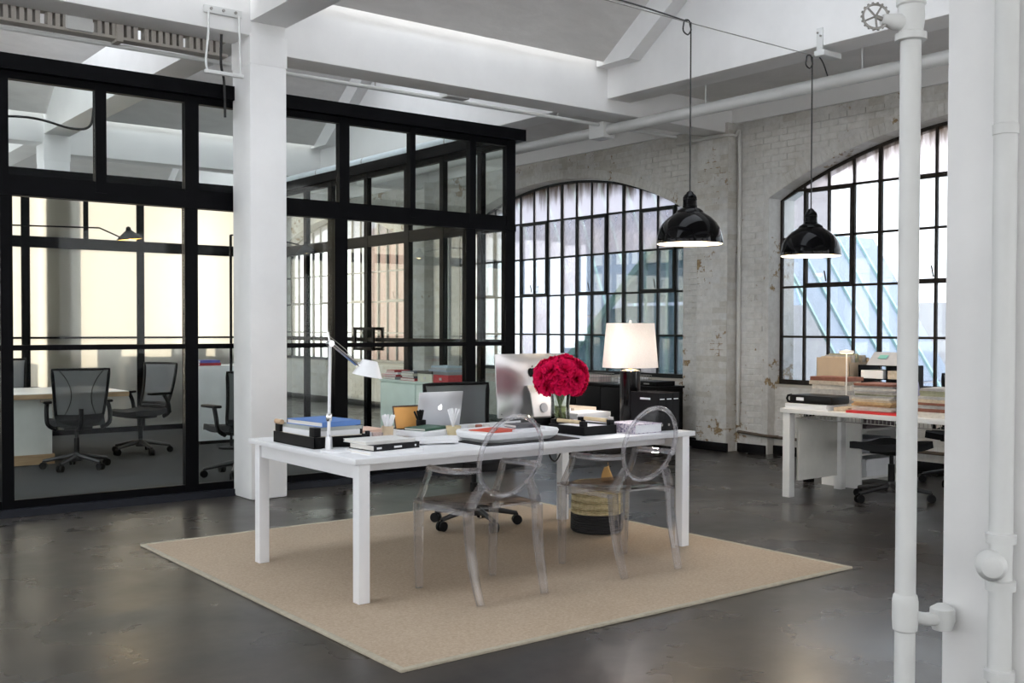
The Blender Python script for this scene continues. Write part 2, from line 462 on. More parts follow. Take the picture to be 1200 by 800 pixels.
tag(B(WX - .05, WX + .02, -1, 22, 3.71, 4.2).build('trim_1', WHITE, None, False), 'plastered white lintel band above the brick wall', kind='structure')
m = MB()
for a, b in ((7.51, 7.9), (8.42, 8.76), (13.74, 14.15), (14.65, 14.99), (19.97, 20.8)): m.box(WX - .035, WX - .006, a, b, 0, .10, bev=.006)
for c in WIN: m.box(WX + NI - .035, WX + NI - .006, c - HW + .01, c + HW - .01, 0, .10, bev=.006)
for b in BAY[1:3]: m.box(WX - .20, WX - .17, b - .25, b + .28, 0, .10, bev=.006)
tag(m.build('baseboard_right', pm('tarred_skirting', (.005, .005, .006), .5, Specular_IOR_Level=.15), None), 'black tarred baseboard under the brick wall', kind='structure')

def big_window(idx, c):
    FX = WX + .22
    root = empty('window_%d' % idx, (FX, c, 0), label=['arched steel window behind the paper-laden desk', 'arched steel window behind the table lamp', 'arched steel window seen through the glazed office'][idx - 1], kind='structure')
    A = lambda y: arch(0, y) - .004
    L = HW - .012
    m = MB()                                     # outer frame follows the arch
    pts = [(0, -L, SILL)] + [(0, -L + 2 * L * i / 40, A(-L + 2 * L * i / 40) - .02) for i in range(41)] + [(0, L, SILL)]
    m.tube(pts, .0165, 4, square=True); m.box(-.03, .03, -L, L, SILL - .02, SILL + .03)
    m.build('frame', RUSTBAR if idx == 1 else DARKFRAME, root, False)
    bar = RUSTBAR if idx == 1 else DARKFRAME
    ys = [-L + 2 * L * i / 16 for i in range(17)]
    zs = [SILL, 1.305, 1.852, 2.385, 2.905]
    for i in range(1, 16):
        r = .021 if i % 4 == 0 else .0115
        B(-.018, .018, ys[i] - r, ys[i] + r, SILL, A(ys[i]) - .01).build('mullion', bar, root, False)
    for z in zs[1:]:
        e = L if z < SPR else RAD * math.sin(math.acos((z - (SPR + RISE - RAD)) / RAD)) - .02
        B(-.016, .016, -e, e, z - .012, z + .012).build('glazing_bar', bar, root, False)
    for g in range(4):                           # opening casements: two panes wide, two high
        y0, y1 = ys[4 * g + 1], ys[4 * g + 3]
        m = MB()
        for a, b2, z0, z1 in ((y0, y0 + .034, zs[2] + .036, zs[4] - .036), (y1 - .034, y1, zs[2] + .036, zs[4] - .036), (y0, y1, zs[2] - .003, zs[2] + .036), (y0, y1, zs[4] - .036, zs[4] + .003)):
            m.box(-.033, .011, a, b2, z0, z1)
        o = m.build('casement', bar, root, False)
        MB().tube([(-.05, (y0 + y1) / 2, zs[2] + .05), (-.07, (y0 + y1) / 2 + .01, zs[2] + .16)], .007, 6).build('casement_stay', bar, o)
    r2 = random.Random(idx)
    protos = {}
    for i in range(16):
        for j in range(5):
            y0, y1, z0 = ys[i], ys[i + 1], zs[j]
            mt = CLEANP if idx == 3 else WPANE
            if j == 4 or (idx == 2 and j == 3) or (idx == 2 and r2.random() < .08): mt = RIBBED
            if idx < 3 and j == 4: mt = GRIMY
            if j < 4 and not (j == 3 and False):
                z1 = zs[j + 1]
                if z1 > SPR and (A(y0) < z1 or A(y1) < z1):
                    k = 4; top = [(0, lin(y0, y1, q / k), min(z1, A(lin(y0, y1, q / k)) - .01)) for q in range(k + 1)]
                    MB().prism([(0, y0, z0)] + [(0, y1, z0)] + top[::-1], (.005, 0, 0)).build('pane', mt, root, False)
                    continue
                key = (j, mt.name)
                if key not in protos:
                    protos[key] = B(0, .005, 0, ys[1] - ys[0], 0, z1 - z0).build('pane', mt, root, False); o = protos[key]
                else: o = dup(protos[key])
                o.location = (0, y0, z0); o.rotation_euler = (0, r2.uniform(-.003, .003), r2.uniform(-.004, .004))
            else:
                k = 4; top = [(lin(y0, y1, q / k), A(lin(y0, y1, q / k)) - .01) for q in range(k + 1)]
                top = [(0, y, z) for y, z in top if z > z0 + .004]
                if len(top) < 2: continue
                lo, hi = top[0][1], top[-1][1]
                MB().prism([(0, lo, z0), (0, hi, z0)] + top[::-1], (.005, 0, 0)).build('pane', mt, root, False)
    B(-.10, .02, -HW + .005, HW - .005, SILL - .05, SILL - .022).build('sill', pm('stone_sill', (.48, .44, .38), .8, bump=.3), root, False)
    return root
for i, c in enumerate(WIN): big_window(i + 1, c)

# columns and beams
def column(x, y, label, top=3.83):
    m = MB(); m.box(x - .16, x + .16, y - .177, y + .177, 0, top + .4, bev=.022)
    m.box(x - .162, x + .162, y - .180, y + .180, 3.50, 3.74, bev=.004)
    return tag(m.build('column', WHITE), label, kind='structure')
column(3.71, 8.165, 'white square concrete column standing before the black glazed office')
column(3.71, 1.872, 'white square concrete column close by on the right with pipes')
column(3.71, 14.39, 'white concrete column behind the frosted rear panes of the office')
for i, b in enumerate(BAY):
    m = MB(); m.box(3.62, WX, b - .17, b + .17, 3.60, 4.40, bev=.012); m.box(-6.8, 3.62, b - .17, b + .17, 3.72, 4.40, bev=.012)
    tag(m.build('beam', WHITE), ['white cross beam over the viewer', 'white cross beam resting on the column before the office', 'white cross beam above the rear office panes', 'white cross beam at the far end of the loft'][i], kind='structure')
for i in range(3):
    y0, y1 = BAY[i] + .17, BAY[i + 1] - .17
    where = ['over the white desk', 'over the glazed office', 'behind the glazed office'][i]
    tag(B(3.55, 3.87, y0, y1, 3.83, 4.40, bev=.012).build('beam', WHITE), 'white lengthwise beam from column to column ' + where, kind='structure')
    tag(B(7.42, 7.75, y0, y1, 3.73, 7.0, bev=.018).build('beam', WHITE), 'tall white edge beam beside the window aisle ' + where, kind='structure')
    tag(B(7.70, WX + .02, y0, y1, 3.92, 4.10).build('ceiling', SLAB, None, False), 'flat grey ceiling slab above the window aisle ' + where, kind='structure')
    # pitched roof slabs; unseen translucent ridge light added for soft light from above
    h = (y0 + y1) / 2; t = .70
    for s, e, nm in ((y0 + .12, h - .9, 'near'), (y1 - .12, h + .9, 'far')):
        z1 = 4.08 + abs(e - s) * t
        tag(MB().prism([(-6.8, s, 4.06), (-6.8, e, z1), (-6.8, e, z1 + .16), (-6.8, s, 4.22)], (7.46 + 6.8, 0, 0)).build('ceiling', SLAB, None, False), 'sloping grey roof slab on the %s side %s' % (nm, where), kind='structure')
        d = 1 if e < s else -1                    # d=+1: far slab rising towards the viewer
        rib = [(7.26, s + d * .10, 4.22), (7.26, s + d * .10, 4.03), (7.26, s - d * .36, 4.03), (7.26, e, 4.03 + (abs(e - s) - .36) * t), (7.26, e, z1 + .1)]
        tag(MB().prism(rib, (.17, 0, 0)).build('trim_2', WHITE, None, False), 'white sloping rib under the %s roof slab %s' % (nm, where), kind='structure')
    z1 = 4.08 + (h - .9 - y0 - .12) * t
    tag(B(-6.8, 7.45, h - .95, h + .95, z1 + .02, z1 + .05).build('window_%d' % (i + 4), MATS['diffuser'], None, False), 'milky ridge skylight ' + where, kind='structure')
tag(B(7.42, 7.75, -6.8, 1.7, 3.73, 4.4).build('beam', WHITE), 'white edge beam behind the viewer', kind='structure')
tag(B(-6.8, WX + .4, -6.8, 1.8, 4.3, 4.45).build('ceiling', SLAB, None, False), 'grey ceiling slab behind the viewer', kind='structure')
# far end wall, its openings invented and placed to steer the low sun
m = MB(); m.box(-7, -1.4, 20.9, 21.15, 0, 6.4); m.box(4.4, 7.6, 20.9, 21.15, 0, 6.4); m.box(8.6, 9.6, 20.9, 21.15, 0, 6.4); m.box(-1.4, 8.6, 20.9, 21.15, 0, .35); m.box(-1.4, 8.6, 20.9, 21.15, 3.6, 6.4)
tag(m.build('wall_back', WHITE, None, False), 'far end wall with made-up openings that admit the low sun', kind='structure')

# unseen walls behind the viewer, added with openings to dim fill and reflections
m = MB(); o0, o1 = .8, 3.5
m.box(-7.2, -7.0, -7.2, 21.1, 0, o0); m.box(-7.2, -7.0, -7.2, 21.1, o1, 6.4)
for a, b in ((-7.2, -5.2), (-.6, .6), (5.6, 6.8), (11.9, 13.1), (18.1, 21.1)): m.box(-7.2, -7.0, a, b, o0, o1)
tag(m.build('wall_left', WHITE, None, False), 'white wall with broad window openings behind the viewer, left', kind='structure')
m = MB(); m.box(-7.2, 9.6, -7.2, -7.0, 0, o0); m.box(-7.2, 9.6, -7.2, -7.0, o1, 4.45)
for a, b in ((-7.2, -5.2), (-1, .2), (4.4, 5.6), (8.6, 9.6)): m.box(a, b, -7.2, -7.0, o0, o1)
tag(m.build('wall_front', WHITE, None, False), 'white wall with broad window openings behind the viewer', kind='structure')

# ------------------------------------------------------------------ glazed office
FY, SX, BY = 8.36, 6.53, 14.15
def front_wall():
    r = empty('wall_office_front', (0, 0, 0), label='black steel and glass front of the office', kind='structure')
    y0, y1 = FY, FY + .07
    def post(x0, x1, z0, z1, n='post', d=0): B(x0, x1, y0 - d, y1 + d, z0, z1).build(n, BLACKSTEEL, r, False)
    for a, b in ((.30, .40), (1.785, 1.868), (3.155, 3.262), (4.508, 4.635), (5.93, 6.042), (6.408, 6.53)): post(a, b, .06, 2.42)
    for a, b in ((1.0, 1.08), (1.785, 1.846), (2.461, 2.543), (3.16, 3.273), (4.555, 4.655), (5.294, 5.35), (5.974, 6.045), (6.421, 6.53)): post(a, b, 2.42, 3.26)
    post(0.3, 6.526, 2.40, 2.505, 'rail', -.004); post(.3, 6.53, 2.355, 2.41, 'rail', .012)
    post(.3, 6.526, 3.20, 3.27, 'rail', -.004)
    post(.3, 6.526, .055, .117, 'rail', -.004)
    post(.3, 6.526, 1.218, 1.258, 'rail', -.006)
    B(.2, 6.61, FY - .07, FY + .10, 3.255, 3.368).build('fascia', BLACKSTEEL, r, False)
    B(.2, 6.61, FY - .055, FY + .12, 0, .056).build('sill', pm('blackened_sill', (.014, .016, .022), .4, Specular_IOR_Level=.2), r, False)
    xs = [.40, 1.785, 3.155, 4.508, 5.93, 6.408]
    for a, b in zip([.40, 1.868, 3.262, 4.635, 6.042], [1.785, 3.155, 4.508, 5.93, 6.408]):
        for z0, z1 in ((.117, 1.218), (1.258, 2.355)):
            B(a, b, FY + .03, FY + .038, z0, z1).build('pane', CLEAR, r, False)
    u = [.3, 1.08, 1.846, 2.543, 3.273, 4.655, 5.35, 6.045]; v = [1.0, 1.785, 2.461, 3.16, 4.555, 5.294, 5.974, 6.421]
    for a, b in zip(u, v): B(a, b, FY + .03, FY + .038, 2.505, 3.20).build('pane', CLEAR, r, False)
front_wall()
def side_wall():
    r = empty('wall_office_side', (0, 0, 0), label='black steel and glass side wall of the office facing the windows', kind='structure')
    def P(y0, y1, z0, z1, n='post'):
        d = .004 if n == 'rail' else 0
        B(SX - .06 + d, SX - d, y0, y1, z0, z1).build(n, BLACKSTEEL, r, False)
    ps = [(8.86, 8.93), (9.56, 9.63), (10.26, 10.36), (11.19, 11.27), (12.09, 12.19), (12.79, 12.87), (13.5, 13.57)]
    for a, b in ps: P(a, b, .06, 3.26)
    for z0, z1 in ((2.37, 2.50), (3.20, 3.27), (.02, .12), (1.225, 1.275)): P(8.43, BY, z0, z1, 'rail')
    B(SX - .12, SX + .08, 8.46, BY, 3.255, 3.368).build('fascia', BLACKSTEEL, r, False)
    e = [8.43] + [q for p in ps for q in p] + [BY]
    for i in range(0, len(e), 2):
        for z0, z1 in ((.12, 1.225), (1.275, 2.37), (2.50, 3.20)):
            B(SX - .035, SX - .028, e[i], e[i + 1], z0, z1).build('pane', SIDEGL, r, False)
    m = MB()                                     # square ring handle of the double door
    for sx in (-.10, .03):
        m.box(SX + sx, SX + sx + .025, 10.98, 11.02, 1.12, 1.40); m.box(SX + sx, SX + sx + .025, 11.42, 11.46, 1.12, 1.40)
        m.box(SX + sx, SX + sx + .025, 10.98, 11.46, 1.12, 1.155); m.box(SX + sx, SX + sx + .025, 10.98, 11.46, 1.365, 1.40)
    m.build('handle', BLACKSTEEL, r, False)
side_wall()
def back_wall():
    r = empty('wall_office_back', (0, 0, 0), label='black framed rear wall of the office with glowing frosted panes', kind='structure')
    def P(x0, x1, z0, z1, n='post'):
        d = .004 if n == 'rail' else 0
        B(x0, x1, BY + d, BY + .06 - d, z0, z1).build(n, BLACKSTEEL, r, False)
    full = [(.30, .40), (1.84, 1.94), (3.262, 3.361), (4.69, 4.785), (6.08, 6.18), (6.45, 6.53)]
    ups = [(1.1, 1.16), (2.55, 2.61), (4.011, 4.07), (5.40, 5.46)]
    for a, b in full: P(a, b, 0, 3.27)
    for a, b in ups: P(a, b, 2.5, 3.2)
    for z0, z1 in ((2.39, 2.53), (3.20, 3.27), (0, .08), (1.245, 1.27)): P(.3, 6.53, z0, z1, 'rail')
    B(.2, 6.61, BY - .05, BY + .1, 3.255, 3.368).build('fascia', BLACKSTEEL, r, False)
    for (a0, a1), (b0, b1) in zip(full, full[1:]):
        for z0, z1 in ((.08, 1.245), (1.27, 2.39)): B(a1, b0, BY + .025, BY + .033, z0, z1).build('pane', MATS['frost'], r, False)
    al = sorted(full + ups)
    for (a0, a1), (b0, b1) in zip(al, al[1:]): B(a1, b0, BY + .025, BY + .033, 2.53, 3.2).build('pane', MATS['frost'], r, False)
back_wall()

# ------------------------------------------------------------------ outside the windows
def exterior():
    GL = pm('pale_roof_glass', (.33, .40, .52), .35, 0, .12, .8)
    GL2 = pm('lavender_roof_glass', (.24, .30, .40), .4, 0, .1, .8)
    RIB = pm('pale_green_glazing_rib', (.52, .80, .78), .5)
    TEAL = pm('teal_glass_wall', (.025, .105, .13), .4, 0, .35, 1.2, Specular_IOR_Level=.2)
    GREEN = pm('green_glazing_rib', (.10, .26, .22), .5)
    def sloped(name, y0, z0, y1, z1, x0, x1, mat, n, label, rib=RIB):
        """glass roof slope from (y0,z0) up to (y1,z1), panes and ribs one by one"""
        r = empty(name, (x0, y0, 0), label=label, cat='roof')
        up = Vector((0, y1 - y0, z1 - z0)); nn = Vector((0, -(z1 - z0), y1 - y0)).normalized()
        wd = (x1 - x0) / n
        for i in range(n):
            a = Vector((i * wd + .03, 0, z0)); b = a + Vector((wd - .06, 0, 0))
            for k in range(2):
                p, q = up * (k * .5 + .004), up * (k * .5 + .496)
                MB().prism([a + p, b + p, b + q, a + q], nn * .03).build('roof_pane', mat, r, False)
            c = Vector((i * wd, 0, z0)) + nn * .04
            MB().tube([c, c + up], .017, 4, square=True).build('roof_rib', rib, r, False)
        return r
    # steep saw-tooth glass roofs of the neighbouring hall
    sloped('glass_roof', 5.75, -1.05, 8.02, 2.56, 10.0, 12.15, GL, 5, 'steep pale blue glass roof with green ribs outside the right window')
    sloped('glass_roof', 6.9, -1.2, 8.5, 1.25, 12.9, 16.5, GL, 6, 'lower pale blue glass roof farther right outside the right window')
    sloped('glass_roof', 14.5, -1.5, 17.1, 4.75, 12.3, 22.0, GL2, 12, 'lavender steep glass roof outside the middle window')
    tag(B(13.2, 13.5, 2.0, 10.6, -2, 1.75).build('yard_wall', pm('pale_yard_wall', (.62, .60, .62), .9)), 'low pale yard wall outside the right window', 'wall')
    r = empty('glazed_gable', (12, 10.6, 0), label='dark teal glazed gable outside the middle window', cat='building')
    for i in range(7):
        y0, y1 = i * .46, (i + 1) * .46
        t0, t1 = min(2.95, 3.72 - .88 * y0), min(2.95, 3.72 - .88 * y1)
        for z0, z1 in ((-.8, .55), (.60, 1.75), (1.80, 9)):
            q0, q1 = min(t0, z1), min(t1, z1)
            if min(q0, q1) < z0 + .03: continue
            MB().prism([(0, y0 + .02, z0), (0, y1 - .02, z0), (0, y1 - .02, q1), (0, y0 + .02, q0)], (.04, 0, 0)).build('gable_pane', TEAL, r, False)
        B(-.03, .0, y0 - .02, y0 + .02, -.8, t0).build('gable_rib', GREEN, r, False)
    MB().tube([(-.03, .8, 3.0), (-.03, 3.25, .86)], .05, 4, square=True).build('gable_verge', GREEN, r, False)
    # brick house far behind, pale in the haze
    r = empty('brick_house', (21, 23.3, -2), label='hazy pale brick house beyond the glass roofs', cat='building')
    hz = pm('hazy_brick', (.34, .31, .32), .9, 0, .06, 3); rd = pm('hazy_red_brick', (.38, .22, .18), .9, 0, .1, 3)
    B(0, 4, -5.5, 5, 0, 9).build('house_wall', hz, r, False); B(-.4, 4, 5.0, 12, 0, 7.2).build('house_wall', rd, r, False)
    for i in range(4):
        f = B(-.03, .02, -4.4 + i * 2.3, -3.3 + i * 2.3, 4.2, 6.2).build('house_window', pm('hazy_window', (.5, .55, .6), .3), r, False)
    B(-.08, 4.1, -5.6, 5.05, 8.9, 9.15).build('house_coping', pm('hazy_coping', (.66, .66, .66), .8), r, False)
    tag(B(9.9, 40, -20, 45, -2.2, -2).build('floor', pm('yard_ground', (.45, .45, .45), .9), None, False), 'pale yard ground outside', kind='structure')
exterior()

# ------------------------------------------------------------------ pipes and fixings on the structure
def pipes():
    # pipe with valve beside the near column
    x, y = 3.315, 2.045
    r = empty('riser_pipe', (x, y, 0), label='white riser pipe with a spoked valve wheel at its top', cat='pipe')
    MB().lathe([(.0345, 0), (.0345, 3.58)], 24).build('pipe', PIPEW, r)
    MB().lathe([(.036, .345), (.041, .35), (.0435, .39), (.0435, .45), (.040, .47), (.036, .475)], 24).build('coupling', PIPEW, r)
    MB().tube(curve([(.015, 0, .40), (.09, -.012, .375), (.165, -.025, .365)], 5), .023, 14).build('branch', PIPEW, r)
    MB().lathe([(.0, -.05), (.034, -.045), (.044, -.01), (.042, .03), (.02, .045), (0, .046)], 18, (.188, -.03, .37)).build('elbow', PIPEW, r)
    m = MB(); m.lathe([(.0355, 2.375), (.052, 2.378), (.052, 2.402), (.040, 2.408), (.043, 2.43), (.045, 2.46), (.043, 2.495), (.049, 2.50), (.049, 2.522), (.0355, 2.528)], 24)
    m.build('valve_body', PIPEW, r)
    dirv = Vector((-.70, .42, 0)).normalized()    # spindle points back to the left
    MB().tube([Vector((0, 0, 2.440)), dirv * .062 + Vector((0, 0, 2.440)), dirv * .105 + Vector((0, 0, 2.446))], [.030, .028, .018], 14).build('bonnet', PIPEW, r)
    c = dirv * .128 + Vector((0, 0, 2.456))
    MB().tube([dirv * .1 + Vector((0, 0, 2.446)), c], .008, 8).build('spindle', STEEL, r)
    nrm = Vector((-.62, -.74, .1)).normalized(); ux = nrm.cross(Vector((0, 0, 1))).normalized(); uy = nrm.cross(ux)
    ws = .86
    m = MB(); ring = [c + (ux * math.cos(t * 2 * PI / 40) + uy * math.sin(t * 2 * PI / 40)) * .049 * ws for t in range(40)]
    m.tube(ring, .0042, 6, closed=True)
    for t in range(18):
        a = t * 2 * PI / 18; e = ux * math.cos(a) + uy * math.sin(a)
        m.tube([c + e * .047 * ws, c + e * .058 * ws], .0040, 6)
    wh = m.build('valve_wheel', STEEL, r)
    for t in range(5):
        a = t * 2 * PI / 5 + .4
        MB().tube([c, c + (ux * math.cos(a) + uy * math.sin(a)) * .048 * ws], .0036, 6).build('spoke', STEEL, wh)
    # second pipe on the face of the near column
    r = empty('down_pipe', (3.495, 1.802, 0), label='white pipe with collars strapped to the near column', cat='pipe')
    MB().lathe([(.038, 0), (.038, 3.55)], 24).build('pipe', PIPEW, r)
    for z in (.22, .525, .685, 2.06):
        k = .010 if z < 1 else .0025
        MB().lathe([(.0385, z - .018), (.0385 + k, z - .016), (.040 + k, z + .016), (.0385, z + .02)], 24).build('collar', PIPEW, r)
    MB().lathe([(.0, -.01), (.048, -.008), (.05, .035), (.034, .06), (0, .068)], 22).build('cap', PIPEW, r, loc=(-.045, .012, .60)).rotation_euler = (0, -PI / 2, .6)
    # sprinkler main along the window wall
    r = empty('ceiling_pipe', (7.86, 0, 3.535), label='long white pipe hung under the beam along the window aisle', cat='pipe')
    MB().tube([(0, 1.9, 0), (0, 13.8, 0)], .058, 18).build('pipe', PIPEW, r)
    B(-.085, .085, 8.42, 8.66, -.085, .085, bev=.012).build('junction_box', PIPEW, r)
    for y in (3.4, 5.3, 7.05, 10.6, 12.4):
        MB().tube([(0, y, 0), (0, y, .385)], .007, 6).build('hanger', PIPEW, r)
    # pale duct on the office side wall
    r = empty('duct_pipe', (6.56, 0, 3.424), label='pale blue-white pipe along the top of the office side wall', cat='pipe')
    MB().tube([(0, 8.95, 0), (0, 14.05, 0)], .0555, 16).build('pipe', pm('duct_paint', (.62, .68, .72), .4), r)
    for y in (9.6, 11.4, 12.6): MB().lathe([(.0535, -.012), (.0556, -.01), (.0556, .01), (.0535, .012)], 16).build('band', STEEL, r, loc=(0, y, 0)).rotation_euler = (PI / 2, 0, 0)
    # conduits along the cross beam
    r = empty('conduit', (0, 8.5, 3.60), label='thin white conduit running along under the cross beam', cat='conduit')
    MB().tube([(.4, 0, 0), (8.98, 0, -.01)], .019, 10).build('tube', PIPEW, r)
    B(5.72, 5.98, -.12, .02, .0, .11, bev=.008).build('box', PIPEW, r)
    for x in (2.2, 5.0, 7.2): MB().tube([(x, 0, 0), (x, 0, .05)], .006, 6).build('hanger', STEEL, r)
    # white conduit down the brick wall beside the pilaster, bent over its top
    m = MB().tube(curve([(9.372, 7.89, .30), (9.372, 7.89, 1.6), (9.372, 7.89, 3.45), (9.30, 7.90, 3.555), (9.21, 8.0, 3.565), (9.21, 8.7, 3.565)], 6), .02, 10)
    tag(m.build('conduit', pm('aged_conduit_paint', (.58, .57, .54), .6)), 'thin white conduit down the brick wall right of the pilaster', 'conduit')
    m = MB().tube(curve([(9.475, 3.2, .20), (9.475, 7.15, .19), (9.46, 7.40, .20), (9.365, 7.50, .21), (9.36, 7.88, .23)], 5), .017, 8)
    tag(m.build('water_pipe', pm('rusty_pipe', (.10, .075, .055), .7)), 'rusty dark pipe low along the brick wall', 'pipe')
    # finned heater rail hung below the beam
    r = empty('finned_heater', (0, 8.42, 3.625), label='grey finned heater rail hung under the beam at upper left', cat='heater')
    G = pm('heater_paint', (.40, .375, .34), .7)
    B(.3, 3.52, -.055, .055, .115, .135).build('top_rail', G, r); B(.3, 3.52, -.06, .06, -.01, .012).build('bottom_rail', G, r)
    fin = None; x = .34; i = 0
    while x < 3.49:
        if fin is None: fin = B(-.017, .017, -.05, .05, .012, .115, bev=.004).build('fin', G, r); o = fin
        else: o = dup(fin)
        o.location = (x, 0, 0); i += 1
        x += .055 if i % 6 else .085
    for x in (1.05, 2.62): B(x, x + .05, -.075, .07, -.03, .15).build('bracket', G, r)
    B(2.25, 2.44, -.09, .03, .0, .13, bev=.01).build('terminal_box', PIPEW, r)
    # white trapeze hanger on the beam
    r = empty('trapeze_hanger', (3.32, 7.985, 3.37), label='white trapeze hanger on the beam left of the column', cat='hanger')
    B(-.155, .155, -.022, 0, .462, .52, bev=.004).build('plate', PIPEW, r)
    for x in (-.10, 0, .10): MB().tube([(x, -.02, .495), (x, -.032, .495)], .012, 8).build('bolt', STEEL, r)
    MB().tube(curve([(-.125, -.03, .47), (-.13, -.04, .3), (-.155, -.05, .08), (-.14, -.05, 0)], 5), .009, 8).build('rod', PIPEW, r)
    MB().tube([(.125, -.03, .47), (.13, -.045, 0)], .009, 8).build('rod', PIPEW, r)
    B(-.165, .15, -.068, -.03, -.015, .012, bev=.003).build('bar', PIPEW, r)
    tag(MB().tube(curve([(3.36, 8.1, 3.72), (3.38, 8.16, 3.5), (3.43, 8.22, 3.38), (3.46, 8.27, 3.1)], 6), .011, 8).build('cable', CABLE), 'black cable dropping behind the trapeze hanger', 'cable')
    tag(MB().tube(curve([(1.2, 11.0, 3.42), (1.9, 11, 3.36), (2.6, 11.0, 3.42), (3.0, 11.0, 3.36), (3.18, 11, 3.40), (3.22, 11, 3.58)], 6), .012, 8).build('cable', CABLE), 'black cable sagging above the glazed office', 'cable')
pipes()

# ------------------------------------------------------------------ rug and desk
rug = empty('rug', (3.78, 5.18, 0), label='flat woven beige sisal rug under the white desk', cat='rug')
B(-1.52, 1.52, -1.55, 1.55, .001, .011, bev=.003).build('weave', MATS['sisal'], rug)
m = MB()
bd = pm('rug_binding', (.40, .36, .28), .9, 0, .1, 30)
for a, b, c, d in ((-1.535, -1.505, -1.565, 1.565), (1.505, 1.535, -1.565, 1.565)): m.box(a, b, c, d, .0005, .0135, bev=.004)
for c, d in ((-1.565, -1.535), (1.535, 1.565)): m.box(-1.505, 1.505, c, d, .0005, .0135, bev=.004)
m.build('binding', bd, rug)

DZ = .741                                         # top of the desk
desk = empty('desk', (3.81, 5.22, .0115), label='long white lacquered desk standing on the sisal rug', cat='desk')
B(-1.225, 1.225, -.635, .635, .700, .7295, bev=.003).build('tabletop', DESKWHITE, desk)
for sx in (-1, 1):
    for sy in (-1, 1):
        B(sx * 1.163 - .031, sx * 1.163 + .031, sy * .583 - .031, sy * .583 + .031, 0, .699, bev=.002).build('leg', DESKWHITE, desk)
        
for sx in (-1, 1): B(sx * 1.17 - .012, sx * 1.17 + .012, -.55, .55, .622, .699, bev=.002).build('apron', DESKWHITE, desk)
for sy in (-1, 1): B(-1.13, 1.13, sy * .45 - .012, sy * .45 + .012, .64, .699, bev=.002).build('apron', DESKWHITE, desk)

# ------------------------------------------------------------------ clear armchairs
def ghost():
    r = empty('clear_armchair', (0, 0, .0135))
    P = MATS['poly']
    def sq(pts, rr, name): return MB().tube(pts, rr, 8, flat=1).build(name, P, r)
    for s in (-1, 1):
        sq(curve([(s * .205, -.285, 0), (s * .213, -.255, .10), (s * .218, -.215, .27), (s * .222, -.20, .455)], 4), [lin(.021, .031, i / 12) for i in range(13)], 'leg')
        sq(curve([(s * .243, .218, 0), (s * .246, .218, .2), (s * .250, .212, .455)], 4), [lin(.021, .030, i / 8) for i in range(9)], 'leg')
        sq(curve([(s * .25, .205, .47), (s * .247, .17, .53), (s * .243, .135, .60), (s * .243, .12, .648)], 4), .019, 'arm_post')
        sq(curve([(s * .243, .12, .650), (s * .262, .02, .652), (s * .266, -.08, .655), (s * .235, -.19, .662), (s * .19, -.252, .668)], 5), .0165, 'arm')
        sq([(s * .218, -.198, .468), (s * .185, -.212, .53), (s * .150, -.224, .590)], [.030, .027, .024], 'back_strut')
    B(-.225, .225, .198, .214, .405, .458, bev=.004).build('apron', P, r)
    for s in (-1, 1): MB().prism([(s * .236, .19, .455), (s * .236, .19, .425), (s * .215, -.19, .43), (s * .215, -.19, .455)], (s * .008, 0, 0)).build('apron', P, r)
    # seat: trapezium, softly dished
    def sf(u, v):
        hw = lin(.222, .262, v); x = lin(-hw, hw, u); y = lin(-.215, .245, v)
        return (x, y, .468 - .014 * math.sin(PI * u) * math.sin(PI * v))
    MB().sheet(sf, 10, 10, .010).build('seat', MATS['polyseat'], r)
    # oval back, leaning
    def C(t, k): return Vector((.195 * k * math.cos(t), -.262 - .055 * k * math.sin(t), .728 + .207 * k * math.sin(t)))
    MB().tube([C(i * 2 * PI / 44, 1) for i in range(44)], .0125, 8, closed=True).build('back_rim', P, r)
    m = MB(); prof = [(0, .0)] + [(k / 5, 0) for k in range(1, 6)] + [(k / 5, 1) for k in range(5, 0, -1)] + [(0, 1)]
    m.lathe(prof, 44, cap=False)
    for v in m.b.verts:
        k = math.hypot(v.co.x, v.co.y); t = math.atan2(v.co.y, v.co.x); side = v.co.z
        q = C(t, k * .98); q.y += -.016 * (1 - k * k) + (.0025 if side > .5 else -.0025); v.co = q
    m.build('back_panel', MATS['polyback'], r)
    return r
g1 = ghost(); g1.location = (3.285, 4.50, .0138)
tag(g1, 'clear plastic armchair with oval back, left of the two at the desk', 'chair', 'clear armchairs at the white desk')
g2 = copy_tree(g1); g2.location = (4.262, 4.475, .0138); g2.rotation_euler = (0, 0, -.03)
tag(g2, 'clear plastic armchair with oval back standing before the woven basket', 'chair', 'clear armchairs at the white desk')

